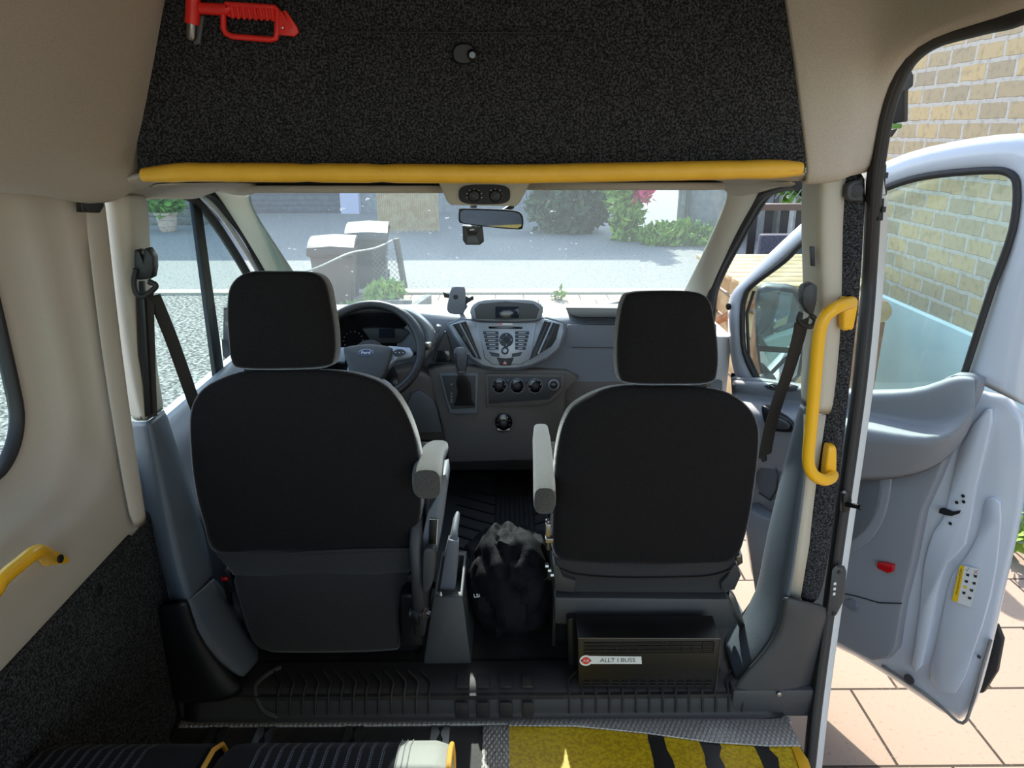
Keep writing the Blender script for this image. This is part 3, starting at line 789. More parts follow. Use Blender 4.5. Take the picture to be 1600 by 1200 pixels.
# left front door (closed): bar, glass, inner panel top
dl = thing('front_door', 'closed driver door with grey inner panel and dark window divider bar', 'door', (-.95, 2.2, .5))
mk('window_glass', [LD(236, 298, -.045), LD(300, 300, -.045), V((-.97, 3.0, .86)), V((-.99, 3.0, .70)), V((-1.0, 1.55, .70)), LD(222, 330, -.045)], [[0, 1, 2, 3, 4, 5]], M['sideglass'], dl, False, solid=.004)
prism('divider_bar', [LD(302, 314, -.03), LD(315, 322, -.03), LD(352, 590, -.03), LD(339, 596, -.03)], (-.015, 0, 0), M['black'], dl, .002)
rows = [[V((-.99, y, .60)) for y in (1.6, 2.0, 2.5, 3.0)], [V((-.985, y, .735)) for y in (1.6, 2.0, 2.5, 3.0)], [V((-.94, y, .742)) for y in (1.6, 2.0, 2.5, 3.0)],
        [V((-.885, y, .70)) for y in (1.6, 2.0, 2.5, 3.0)], [V((-.87, y, .60)) for y in (1.6, 2.0, 2.5, 3.0)], [V((-.83, y, .56)) for y in (1.6, 2.0, 2.5, 3.0)], [V((-.82, y, .50)) for y in (1.6, 2.0, 2.5, 3.0)], [V((-.88, y, .44)) for y in (1.6, 2.0, 2.5, 3.0)], [V((-.86, y, .1)) for y in (1.6, 2.0, 2.5, 3.0)]]
sheet('inner_panel', rows, M['dash'], dl, False, 1, .01)
# driver mirror outside
t = thing('side_mirror', 'black driver side mirror housing just left of the driver headrest', 'mirror', QX(352, 540, -1.2))
puff('housing', [QX(349, 482, -1.12), QX(374, 476, -1.12), QX(384, 560, -1.12), QX(380, 592, -1.12), QX(356, 588, -1.12), QX(348, 540, -1.12)], (-.03, .16, 0), .01, M['black'], t)
prism('mirror_glass', [QX(346, 530, -1.118), QX(366, 530, -1.118), QX(366, 588, -1.118), QX(350, 586, -1.118)], (-.004, 0, 0), M['mirror'], t, 0)
tube('mirror_arm', [QX(362, 585, -1.15), V((-1.0, QX(362, 585, -1.1).y + .1, .80))], .03, M['black'], t)

# body below the windscreen, cab outer sides
struct(mk('wall_front', *boxverts((-.04, 3.3, .15), (1.95, .12, 1.15)), M['whitebody'], None, False))
struct(mk('wall_left', *boxverts((-1.02, 2.3, .1), (.04, 1.7, 1.2)), M['whitebody'], None, False))
struct(mk('wall_right', *boxverts((.90, 3.1, .15), (.06, .36, 1.1)), M['whitebody'], None, False))
# door sill on the right front opening
struct(mk('floor', *boxverts((.735, .1, -.07), (.02, 2.8, .18)), M['darkgrey'], None, False))
struct(mk('trim_24', *boxverts((-.80, 2.1, .13), (.16, 1.0, .08)), M['black'], None, True, .01))  # black box added to darken a bright patch near the left sill
struct(mk('trim_10', *boxverts((.715, 2.4, .03), (.03, 1.3, .13)), M['whitebody'], None, False))
# right door opening seals along A pillar
dseal('trim_11', [(1248, 286), (1222, 289), (1190, 303), (1166, 341), (1146, 378), (1127, 413), (1113, 450), (1106, 490), (1098, 540), (1100, 590)], .019, M['rubber'], lambda x, y: RD(x, y, .012))
dseal('trim_12', [(1250, 289), (1228, 291), (1199, 307), (1172, 350), (1152, 386), (1134, 420), (1119, 456), (1114, 500), (1108, 560)], .009, M['seal'], lambda x, y: RD(x, y, -.02))

# ------------------------------------------------------------------ left B pillar
def colsheet(name, cols, m, sub=1, solid=.008, parent=None):
    rows = [[Q(*p) for p in c] for c in cols]
    return struct(sheet(name, rows, m, parent, False, sub, solid))
colsheet('trim_13', [[(146, 300, 1.66), (156, 360, 1.66), (166, 485, 1.66), (184, 592, 1.66), (204, 660, 1.66)],
                     [(160, 300, 1.62), (172, 360, 1.62), (182, 485, 1.62), (200, 592, 1.62), (219, 660, 1.62)],
                     [(168, 300, 1.58), (179, 360, 1.58), (189, 485, 1.58), (207, 592, 1.58), (224, 660, 1.58)],
                     [(196, 300, 1.59), (203, 360, 1.59), (208, 485, 1.59), (218, 592, 1.59), (228, 660, 1.59)],
                     [(200, 300, 1.60), (207, 360, 1.60), (212, 485, 1.60), (222, 592, 1.60), (232, 660, 1.60)],
                     [(225, 300, 1.68), (231, 360, 1.68), (234, 485, 1.68), (242, 592, 1.68), (254, 642, 1.68)],
                     [(228, 300, 1.76), (233, 360, 1.76), (236, 485, 1.76), (245, 592, 1.76), (257, 642, 1.76)]], M['pillar'])
colsheet('trim_14', [[(198, 656, 1.66), (212, 723, 1.66), (232, 850, 1.66), (248, 890, 1.66), (262, 945, 1.66)],
                     [(213, 656, 1.60), (228, 723, 1.60), (247, 850, 1.60), (262, 890, 1.6), (277, 945, 1.60)],
                     [(229, 656, 1.57), (243, 723, 1.57), (262, 821, 1.57), (276, 890, 1.57), (296, 955, 1.57)],
                     [(233, 654, 1.575), (247, 723, 1.575), (266, 821, 1.575), (281, 890, 1.575), (301, 952, 1.575)],
                     [(254, 637, 1.66), (271, 695, 1.68), (299, 770, 1.70), (322, 859, 1.72), (330, 905, 1.72)],
                     [(257, 636, 1.80), (273, 695, 1.82), (301, 770, 1.84), (325, 859, 1.84), (334, 905, 1.84)]], M['bluegrey'])
colsheet('trim_15', [[(290, 930, 1.575), (296, 971, 1.575), (317, 1010, 1.575), (345, 1040, 1.58), (380, 1062, 1.60)],
                     [(296, 938, 1.572), (304, 968, 1.572), (328, 1004, 1.572), (358, 1034, 1.58), (386, 1056, 1.60)],
                     [(331, 902, 1.68), (352, 935, 1.70), (376, 968, 1.71), (396, 1000, 1.71), (406, 1030, 1.70)],
                     [(334, 900, 1.84), (356, 933, 1.84), (380, 966, 1.84), (400, 1000, 1.82), (410, 1034, 1.78)]], M['bluegrey'])
colsheet('trim_16', [[(238, 946, 1.62), (246, 1000, 1.62), (256, 1050, 1.60), (262, 1100, 1.59)],
                     [(244, 944, 1.56), (252, 1000, 1.56), (262, 1050, 1.56), (268, 1102, 1.555)],
                     [(280, 940, 1.555), (286, 990, 1.555), (305, 1040, 1.555), (340, 1100, 1.55)],
                     [(292, 934, 1.555), (302, 985, 1.555), (330, 1030, 1.555), (372, 1092, 1.55)],
                     [(294, 933, 1.60), (308, 978, 1.60), (340, 1028, 1.60), (392, 1075, 1.60)]], M['black'])
t = thing('speaker', 'small black rounded speaker cap at the top of the left wall panel', 'speaker', QX(145, 317, -.80))
k = [QX(128, 302, -.822), QX(160, 304, -.805), QX(165, 322, -.80), QX(158, 333, -.805), QX(129, 332, -.822)]
puff('housing', k, (-.02, .01, 0), .006, M['black'], t)
disc('cap', QX(141, 318, -.812), (.9, -.45, 0), .016, .004, M['rubber'], t)

# left belt
def seatbelt(lbl, guide, pts_diag, pts_vert, wv, wv2, parts_mirror=1):
    t = thing('seat_belt', lbl, 'seat belt', guide[0])
    ribbon('webbing', cr(pts_diag, 6), wv, .002, M['belt'], t)
    if pts_vert: ribbon('webbing', cr(pts_vert, 4), wv2, .002, M['belt'], t)
    return t
g0 = Q(225, 425, 1.585)
t = seatbelt('dark seat belt hanging beside the driver seat from the left pillar', [g0],
             [Q(240, 462, 1.60), Q(252, 490, 1.62), Q(268, 530, 1.64), Q(286, 580, 1.66), Q(300, 620, 1.68), Q(322, 680, 1.74), Q(345, 760, 1.78)],
             [Q(226, 455, 1.60), Q(228, 520, 1.60), Q(230, 590, 1.60), Q(233, 652, 1.60)], (.034, -.01, .010), (.030, .02, 0))
prism('adjuster_slot', Qs([(216, 440), (224, 440), (236, 648), (226, 652)], 1.587), (0, .01, 0), M['black'], t, .001)
prism('belt_guide', Qs([(209, 390), (217, 392), (223, 408), (223, 389), (229, 388), (238, 402), (239, 420), (236, 436), (214, 438), (209, 425)], 1.565), (0, .03, 0), M['black'], t, .004)
tube('belt_loop', cr(Qs([(212, 420), (209, 440), (213, 458), (224, 463), (240, 452), (243, 445), (232, 440)], 1.563), 4), .006, M['rubber'], t, 10)

# ------------------------------------------------------------------ right B pillar
colsheet('trim_17', [[(1255, 266, 1.74), (1252, 340, 1.74), (1256, 440, 1.74), (1257, 530, 1.74), (1250, 632, 1.74)],
                     [(1260, 266, 1.68), (1257, 340, 1.68), (1260, 440, 1.68), (1262, 530, 1.68), (1254, 636, 1.68)],
                     [(1285, 266, 1.60), (1279, 340, 1.60), (1284, 440, 1.60), (1282, 530, 1.60), (1270, 650, 1.60)],
                     [(1289, 266, 1.59), (1283, 340, 1.59), (1288, 440, 1.59), (1286, 530, 1.59), (1274, 652, 1.59)],
                     [(1318, 266, 1.59), (1310, 340, 1.59), (1310, 440, 1.59), (1308, 530, 1.59), (1296, 652, 1.59)],
                     [(1326, 266, 1.62), (1318, 340, 1.62), (1318, 440, 1.62), (1316, 530, 1.62), (1302, 652, 1.62)]], M['pillar'])
colsheet('trim_18', [[(1250, 628, 1.80), (1241, 670, 1.80), (1226, 725, 1.80), (1208, 798, 1.82), (1192, 871, 1.82), (1184, 925, 1.84), (1160, 958, 1.84), (1124, 1000, 1.80)],
                     [(1253, 630, 1.70), (1243, 670, 1.70), (1229, 725, 1.70), (1212, 798, 1.72), (1196, 871, 1.72), (1188, 930, 1.72), (1166, 975, 1.70), (1132, 1020, 1.68)],
                     [(1256, 634, 1.60), (1254, 690, 1.595), (1253, 743, 1.59), (1238, 853, 1.585), (1229, 925, 1.58), (1218, 981, 1.58), (1190, 1030, 1.58), (1146, 1070, 1.60)],
                     [(1262, 636, 1.60), (1262, 690, 1.595), (1261, 743, 1.59), (1246, 853, 1.585), (1236, 925, 1.58), (1224, 985, 1.58), (1196, 1035, 1.58), (1150, 1078, 1.60)]], M['bluegrey'])
colsheet('trim_19', [[(1256, 648, 1.60), (1256, 743, 1.60), (1246, 800, 1.60), (1240, 860, 1.60), (1228, 940, 1.60)],
                     [(1290, 648, 1.60), (1276, 743, 1.60), (1269, 800, 1.60), (1264, 850, 1.60), (1249, 940, 1.60)]], M['pillar'], 0, .006)
colsheet('trim_20', [[(1308, 262, 1.615), (1302, 350, 1.615), (1304, 460, 1.615), (1297, 560, 1.615), (1284, 660, 1.615), (1268, 754, 1.61), (1262, 830, 1.61), (1256, 860, 1.61), (1244, 945, 1.61)],
                     [(1332, 262, 1.60), (1328, 350, 1.60), (1326, 460, 1.60), (1320, 560, 1.60), (1308, 660, 1.60), (1294, 754, 1.60), (1284, 840, 1.60), (1276, 880, 1.60), (1262, 945, 1.60)],
                     [(1357, 262, 1.60), (1350, 350, 1.60), (1345, 460, 1.60), (1332, 560, 1.60), (1322, 660, 1.60), (1312, 754, 1.60), (1300, 840, 1.60), (1292, 890, 1.60), (1280, 945, 1.60)]], M['carpet'], 1, .012)
colsheet('trim_21', [[(1223, 932, 1.58), (1221, 960, 1.58), (1210, 995, 1.575), (1182, 1030, 1.57), (1150, 1062, 1.57), (1138, 1090, 1.57)],
                     [(1226, 930, 1.565), (1226, 962, 1.562), (1216, 1000, 1.56), (1190, 1038, 1.557), (1160, 1068, 1.555), (1146, 1098, 1.555)],
                     [(1270, 941, 1.565), (1268, 972, 1.562), (1264, 1010, 1.56), (1258, 1050, 1.557), (1256, 1085, 1.555), (1252, 1108, 1.555)],
                     [(1296, 944, 1.60), (1292, 975, 1.60), (1288, 1010, 1.60), (1280, 1050, 1.60), (1274, 1085, 1.60), (1268, 1112, 1.60)]], M['darkgrey'])
struct(box('trim_22', (.70, 1.575, .075), (.22, .05, .09), M['darkgrey'], bevel=.012))
disc('screw', Q(1217, 1084, 1.548), (0, -1, .2), .006, .005, M['steel'], None, 12)['kind'] = 'structure'
t = thing('speaker', 'grey rounded speaker cap at the top of the right pillar carpet strip', 'speaker', Q(1337, 298, 1.58))
puff('housing', Qs([(1324, 290), (1332, 283), (1350, 278), (1349, 314), (1328, 314), (1322, 308)], 1.575), (0, .02, 0), .005, M['darkgrey'], t)
disc('cap', Q(1338, 298, 1.576), (-.2, -1, 0), .014, .003, M['seal'], t)

# sliding door opening: seal, white body frame
sp = [(1600, 13), (1540, 30), (1460, 55), (1420, 86), (1396, 130), (1380, 181), (1369, 248), (1363, 300), (1357, 420), (1351, 500), (1341, 600), (1328, 700), (1314, 800), (1300, 900), (1286, 1000), (1273, 1100), (1262, 1200), (1256, 1260)]
SP = []
for p in sp:
    q = XR(*p) if p[1] < 420 else QP(p[0], p[1], (.853, 0, .5), (1, 0, 0.0 if p[1] < 850 else -.10))
    SP.append(q)
SP = [V((SP[0].x, -1.2, SP[0].z + .02)), V((SP[0].x, .4, SP[0].z + .03)), V((SP[0].x, 1.0, SP[0].z + .025))] + SP
SPc = cr(SP, 4)
struct(tube('door_seal', [p + V((.006, .006, 0)) for p in SPc], .0205, M['seal'], None, 12, .8))
struct(tube('door_seal', [p + V((-.006, -.014, 0)) for p in SPc], .006, M['rubber'], None, 8))
fr_ = [max(0.0, min(1.0, (1.45 - p.z) / .12)) for p in SPc]
rows = [[p + V((.0, .014, 0)) for p in SPc], [p + V((.012 + .012 * f, .014, 0)) for p, f in zip(SPc, fr_)], [p + V((.016 + .026 * f, .012, 0)) for p, f in zip(SPc, fr_)], [p + V((.018 + .028 * f, .03, 0)) for p, f in zip(SPc, fr_)], [p + V((.018 + .03 * f, .12, .0)) for p, f in zip(SPc, fr_)]]
struct(sheet('door_frame', rows, M['whitebody'], None, False, 0, .004))

# latch counter plate, striker, hinges on the white frame
t = thing('door_guide_plate', 'black rounded plate with three small slots on the white door frame', 'latch plate', Q(1306, 925, 1.60))
op = Qs([(1300, 890), (1308, 886), (1317, 888), (1320, 896), (1317, 940), (1306, 962), (1297, 966), (1292, 960), (1296, 930)], 1.595)
prism('plate', op, (.01, .012, 0), M['darkgrey'], t, .002)
disc('screw', Q(1311, 894, 1.594), (0, -1, 0), .005, .002, M['black'], t); disc('screw', Q(1303, 959, 1.594), (0, -1, 0), .005, .002, M['black'], t)
for k in range(3): box('slot', Q(1304.5 - k * .7, 912 + k * 8, 1.593), (.007, .003, .008), M['label'], t, bevel=.001)
t = thing('door_striker', 'small black striker bolt sticking out of the white door frame', 'striker', Q(1330, 785, 1.6))
puff('base', Qs([(1318, 774), (1328, 770), (1332, 782), (1328, 800), (1317, 802)], 1.60), (0, .02, 0), .004, M['black'], t)
tube('bolt', [Q(1322, 788, 1.60), Q(1342, 792, 1.575)], .006, M['glossblack'], t, 12)
disc('bolt_head', Q(1342, 792, 1.575), (1, -.4, 0), .0085, .006, M['black'], t)
for (a, b, lb) in (((1385, 256), (1379, 345), 'upper'), ((1284, 1068), (1278, 1120), 'lower')):
    t = thing('door_stop', 'black %s rubber stop on the edge of the sliding door opening' % lb, 'door stop', Q(a[0], (a[1] + b[1]) / 2, 1.62))
    prism('body', Qs([(a[0] - 7, a[1]), (a[0] + 1, a[1]), (b[0] + 1, b[1]), (b[0] - 7, b[1])], 1.60), (.0, .015, 0), M['black'], t, .002)
    for f in (.2, .5, .8):
        box('rib', Q(a[0] * (1 - f) + b[0] * f, a[1] * (1 - f) + b[1] * f, 1.597), (.008, .008, .012), M['rubber'], t, bevel=.001)

# black roller arm on the upper track outside
t = thing('door_roller', 'black upper roller arm bracket outside beside the brick wall', 'bracket', Q(1410, 170, 1.66))
prism('arm', Qs([(1408, 118), (1413, 120), (1412, 190), (1396, 192), (1392, 194), (1398, 150)], 1.66), (.02, .02, 0), M['black'], t, .003)
puff('housing', Qs([(1414, 104), (1422, 103), (1429, 118), (1428, 134), (1416, 144), (1408, 142), (1409, 112)], 1.655), (0, .03, 0), .006, M['darkgrey'], t)
box('green_clip', Q(1401, 197, 1.66), (.02, .01, .01), M['leaf'], t)
prism('lower_hook', Qs([(1392, 203), (1403, 201), (1394, 214), (1391, 214)], 1.66), (0, .01, 0), M['black'], t, .001)
t = thing('roof_clip', 'small shiny metal clip on the beige trim above the sliding door', 'clip', XR(1420, 52))
k = XR(1430, 49) + V((-.01, -.01, 0))
tube('pin', [XR(1400, 53) + V((-.02, -.02, 0)), XR(1432, 50) + V((-.012, -.012, 0))], .0028, M['steel'], t, 8)
puff('clip_body', [XR(x, y) + V((-.016, -.016, 0)) for x, y in ((1416, 50), (1430, 46), (1447, 49), (1440, 55), (1424, 58), (1412, 58))], (.005, .006, 0), .001, M['chrome'], t)

# yellow grab pole
YG = 1.515
t = thing('grab_rail', 'yellow padded vertical grab rail on the right door pillar', 'grab rail', Q(1270, 620, YG))
gp = cr([Q(1330, 473, 1.57), Q(1322, 475, 1.545), Q(1306, 481, YG), Q(1290, 494, YG - .005), Q(1282, 512, YG - .005), Q(1278, 540, YG - .005), Q(1273, 600, YG - .005), Q(1267, 670, YG - .005), Q(1263, 715, YG - .005), Q(1266, 734, YG - .005), Q(1275, 745, YG), Q(1288, 750, YG + .01), Q(1298, 747, 1.545), Q(1301, 742, 1.57)], 5)
tube('rail', gp, .0135, M['ypaint'], t, 16)
puff('upper_mount', Qs([(1319, 470), (1331, 467), (1342, 470), (1335, 512), (1328, 516), (1317, 514)], 1.565), (0, .03, 0), .008, M['ypaint'], t, sm=3)
puff('lower_mount', Qs([(1294, 702), (1301, 698), (1308, 703), (1307, 746), (1297, 752), (1289, 745)], 1.565), (0, .03, 0), .008, M['ypaint'], t, sm=3)

# left wall yellow handle
t = thing('wall_grab_rail', 'short yellow tubular grab handle on the left beige wall panel', 'grab handle', QX(60, 870, -.84))
hp = cr([V((-.80, .55, .735)), QX(-30, 950, -.79), QX(0, 908, -.79), QX(30, 882, -.79), QX(52, 865, -.79), QX(64, 862, -.80), QX(74, 868, -.822), QX(76, 874, -.84)], 5)
tube('rail', hp, .0125, M['ypaint'], t, 14)
prism('mount_plate', [QX(62, 862, -.842), QX(80, 860, -.842), QX(104, 872, -.842), QX(103, 880, -.842), QX(66, 884, -.842), QX(60, 876, -.842)], (.006, 0, 0), M['ypaint'], t, .002)
disc('screw', QX(93, 873, -.835), (1, 0, 0), .008, .004, M['black'], t)

# ================================================================== CAB INTERIOR
# ---- seats
def RP(px, py, off=0.0):             # reclined seat-back plane
    return QP(px, py, (0, 1.69 + off, .40), (0, 1, .26))
REC = V((0, .10, .026)).normalized()
def shoulder(pts, off=0): return [RP(x, y, off) for x, y in pts]

def seat(name, label, back, head, post_px, mirror):
    t = thing('front_seat', label, 'seat', (RP(*back[0]).x, 1.9, CZ))
    puff('backrest', shoulder(back), V((0, .13, -.042)), .035, M['seat'], t, .012, sm=4)
    hp_ = [RP(x, y, -.015) for x, y in head]
    hr = puff('headrest', hp_, V((0, .10, -.02)), .028, M['seat'], t, .010, sm=4)
    return t
drv = [(335, 592), (305, 612), (290, 645), (290, 700), (297, 760), (312, 820), (332, 868), (400, 868), (500, 868), (600, 866), (640, 862), (655, 815), (656, 760), (652, 710), (642, 670), (625, 632), (603, 605), (570, 588), (520, 578), (440, 576), (380, 578)]
drh = [(380, 425), (430, 423), (482, 425), (503, 440), (512, 475), (519, 520), (519, 560), (505, 576), (440, 580), (378, 579), (358, 570), (351, 525), (349, 480), (355, 445)]
t1 = seat('front_seat', 'black fabric driver seat on the left with raised armrest and hanging rear skirt', drv, drh, None, False)
pas = [(905, 628), (884, 655), (873, 695), (867, 750), (864, 810), (866, 870), (900, 884), (1000, 888), (1100, 888), (1150, 880), (1172, 830), (1185, 760), (1192, 700), (1190, 662), (1172, 632), (1140, 612), (1090, 603), (1030, 602), (960, 604)]
pah = [(990, 457), (1040, 454), (1090, 456), (1112, 468), (1120, 495), (1126, 540), (1125, 582), (1112, 601), (1045, 604), (985, 602), (969, 590), (966, 545), (970, 500), (977, 470)]
t2 = seat('front_seat', 'black fabric passenger seat on the right with the heater box under it', pas, pah, None, True)
for tt, xs, y in ((t1, (393, 487), 576), (t2, (1003, 1092), 602)):
    for x in xs:
        tube('headrest_post', [RP(x, y - 10, .035), RP(x, y + 14, .045)], .007, M['chrome'], tt, 10)
        puff('post_collar', [RP(x - 12, y - 1, .02), RP(x + 12, y - 1, .02), RP(x + 12, y + 6, .02), RP(x - 12, y + 6, .02)], REC * .05, .002, M['black'], tt)
# seams on the backs
tube('seam', cr([RP(x, y, -.003) for x, y in ((340, 870), (430, 866), (540, 860), (640, 858))], 4), .004, M['seatlow'], t1, 6)
# driver seat lower padding + skirt
puff('lower_back', [RP(x, y, -.006) for x, y in ((334, 866), (350, 884), (362, 900), (500, 905), (640, 895), (652, 880), (652, 862), (500, 866))], REC * .09, .012, M['seatlow'], t1)
def SK(px, py): return Q(px, py, 1.665)
sk = [[Q(x, y, yy) for x, y, yy in ((354, 884, 1.70), (420, 884, 1.692), (500, 884, 1.69), (570, 884, 1.692), (630, 884, 1.70), (652, 880, 1.73))],
      [Q(x, y, yy) for x, y, yy in ((366, 930, 1.695), (430, 930, 1.685), (505, 930, 1.68), (570, 930, 1.684), (610, 930, 1.69), (622, 930, 1.70))],
      [Q(x, y, yy) for x, y, yy in ((380, 980, 1.69), (440, 980, 1.68), (505, 980, 1.675), (570, 980, 1.68), (612, 980, 1.684), (623, 980, 1.69))],
      [Q(x, y, yy) for x, y, yy in ((400, 1022, 1.685), (450, 1022, 1.675), (510, 1022, 1.67), (575, 1021, 1.675), (615, 1018, 1.68), (629, 1016, 1.685))]]
sheet('rear_skirt', sk, M['seatlow'], t1, False, 1, .006)
# seat cushions & bases
def cushion(tt, x0, x1, m):
    puff('seat_cushion', [V((x0, 1.74, .40)), V((x1, 1.74, .40)), V((x1 + .01, 2.2, .43)), V((x0 - .01, 2.2, .43))], (0, 0, .13), .04, M['seat'], tt)
cushion(t1, -.66, -.21, 0); cushion(t2, .12, .57, 0)
box('seat_base', (-.44, 1.93, .235), (.40, .42, .26), M['black'], t1, bevel=.02)
box('sun_block', (-.70, 2.02, .31), (.10, .52, .41), M['black'], t1, bevel=.02)  # block added beside the seat base to stop a sun patch on the floor
# side shield + recliner of the driver seat
puff('side_shield', [V((-.215, 1.62, .24)), V((-.215, 1.62, .52)), V((-.215, 1.75, .62)), V((-.215, 1.86, .60)), V((-.215, 1.86, .24))], (-.03, 0, 0), .01, M['darkgrey'], t1)
disc('recliner_knob', Q(648, 958, 1.64), (1, -.25, 0), .028, .02, M['black'], t1)
tube('bolt', [Q(640, 958, 1.63), Q(670, 958, 1.63)], .012, M['darkgrey'], t1, 12)
disc('washer', Q(663, 958, 1.625), (1, -.3, 0), .014, .004, M['bin'], t1)
disc('nut', Q(667, 958, 1.622), (1, -.3, 0), .007, .010, M['steel'], t1, 6)
puff('bracket_cover', Qs([(626, 930), (655, 930), (660, 1010), (628, 1012)], 1.66), (0, .08, 0), .008, M['black'], t1)
# armrest driver
def armrest(tt, c, w, h):
    rings = []
    for p, hh, ww in c:
        p = V(p); rings.append(ring(p, (1, 0, 0), (0, 0, 1), ww, hh, 20, 3.2))
    return loft('armrest', rings, M['arm'], tt)
def AP(px, py, y, w, h): return (Q(px, py, y), h, w)
armrest(t1, [AP(667, 757, 1.535, .018, .022), AP(667, 757, 1.54, .031, .037), AP(667, 752, 1.56, .035, .041), AP(669, 735, 1.64, .035, .036), AP(673, 718, 1.74, .033, .030), AP(680, 705, 1.84, .031, .026), AP(685, 699, 1.92, .028, .022), AP(686, 698, 1.945, .018, .012)], 0, 0)
armrest(t2, [AP(851, 783, 1.535, .016, .022), AP(851, 783, 1.54, .024, .034), AP(851, 778, 1.56, .027, .038), AP(850, 750, 1.66, .027, .033), AP(848, 715, 1.80, .026, .028), AP(846, 688, 1.92, .025, .024), AP(845, 672, 2.0, .021, .020), AP(845, 668, 2.02, .013, .010)], 0, 0)
# grey side trim and lever beside the driver seat
t = puff('side_bolster', Qs([(660, 838), (668, 800), (684, 772), (687, 745), (697, 742), (699, 760), (690, 830), (674, 905), (662, 905)], 1.66), (0, .10, 0), .006, M['dash'], t1)
puff('backrest_lever', Qs([(661, 865), (672, 858), (681, 864), (678, 905), (668, 926), (661, 920)], 1.60), (0, .03, 0), .006, M['darkgrey'], t1, sm=3)
t = thing('belt_buckle', 'black belt buckle with thin white outline between the driver seat and hand brake', 'belt buckle', Q(675, 832, 1.66))
puff('housing', Qs([(671, 811), (684, 811), (682, 850), (677, 856), (669, 854)], 1.655), (0, .02, 0), .004, M['black'], t)
tube('outline', Qs([(671, 811), (684, 811), (682, 850), (677, 856)], 1.653), .0011, M['label'], t, 6)
tube('stalk', [Q(674, 856, 1.665), Q(672, 900, 1.68)], .006, M['black'], t, 8)
t = thing('belt_buckle', 'black belt buckle with red button low beside the left door pillar', 'belt buckle', Q(352, 905, 1.74))
puff('housing', Qs([(344, 892), (358, 890), (366, 925), (352, 930)], 1.74), (0, .03, 0), .004, M['black'], t)
box('release_button', Q(352, 904, 1.735), (.02, .012, .010), M['redlens'], t)
tube('stalk', [Q(358, 925, 1.75), Q(362, 960, 1.78)], .008, M['black'], t, 8)

# passenger seat lower back, side brackets and metal bits
puff('lower_back', [RP(x, y, .0) for x, y in ((866, 876), (870, 905), (872, 922), (900, 930), (1000, 934), (1110, 932), (1140, 925), (1148, 905), (1152, 878), (1000, 884))], REC * .09, .014, M['seatlow'], t2)
tube('seam', cr([RP(x, y, -.006) for x, y in ((872, 888), (900, 898), (960, 903), (1050, 903), (1110, 900), (1148, 888))], 5), .0035, M['black'], t2, 6)
for sx, pts in ((0, [(864, 884), (872, 886), (880, 902), (900, 908), (898, 926), (868, 924)]), (1, [(1150, 884), (1144, 888), (1136, 902), (1126, 912), (1128, 924), (1148, 922), (1158, 900)])):
    puff('bracket_cover', [RP(x, y, -.012) for x, y in pts], REC * .04, .004, M['darkgrey'], t2)
pb = MB()
box('seat_base', (.335, 1.95, .21), (.40, .38, .22), M['black'], t2, bevel=.02)
prism('base_ledge', Qs([(866, 934), (1140, 936), (1146, 946), (1148, 984), (1120, 984), (866, 976)], 1.685), (0, .08, 0), M['darkgrey'], t2, .008)
prism('side_rail', [Q(866, 900, 1.70), Q(870, 900, 1.70), Q(868, 1010, 1.69), Q(862, 1010, 1.69)], (0, .3, 0), M['black'], t2, .002)
g = MB(); g.box(Q(856, 826, 1.62), (.012, .02, .035)); g.box(Q(858, 842, 1.62), (.02, .02, .012)); g.tube([Q(856, 812, 1.62), Q(856, 858, 1.63)], .006)
g.build('belt_anchor', M['steel'], t2, .001)
g = MB(); [g.add(*tubegeo([Q(852 + 4 * k, 884 + 7 * k, 1.63), Q(857 + 4 * k, 884 + 7 * k, 1.63)], .007, 8)) for k in range(3)]
g.build('recliner_bolts', M['steel'], t2)
g = MB(); g.prism(Qs([(1140, 925), (1150, 934), (1168, 988), (1160, 992), (1136, 940)], 1.72), (0, .02, 0)); g.build('slide_rail', M['steel'], t2, .002)
puff('latch', [RP(x, y, 0) for x, y in ((1150, 870), (1160, 868), (1161, 880), (1153, 885))], REC * .03, .003, M['steel'], t2)

# passenger belt
t = thing('seat_belt', 'dark seat belt running from the right door pillar down behind the passenger seat', 'seat belt', Q(1258, 470, 1.6))
ribbon('webbing', cr([Q(1253, 500, 1.62), Q(1247, 530, 1.64), Q(1232, 580, 1.67), Q(1216, 625, 1.70), Q(1203, 670, 1.72), Q(1195, 712, 1.74)], 6), (.036, .012, .010), .002, M['belt'], t)
prism('belt_guide', Qs([(1257, 448), (1270, 442), (1278, 448), (1277, 470), (1272, 492), (1264, 492), (1255, 475), (1254, 458)], 1.565), (0, .03, 0), M['darkgrey'], t, .004)
tube('belt_loop', cr(Qs([(1252, 488), (1248, 500), (1256, 508), (1268, 510), (1274, 500), (1266, 492)], 1.57), 4), .006, M['rubber'], t, 10)
puff('anchor', Qs([(1190, 708), (1198, 709), (1199, 720), (1192, 723), (1189, 718)], 1.74), (0, .012, 0), .002, M['black'], t)
prism('slot', Qs([(1267, 386), (1273, 386), (1274, 416), (1268, 416)], 1.60), (0, .01, 0), M['black'], t, .001)

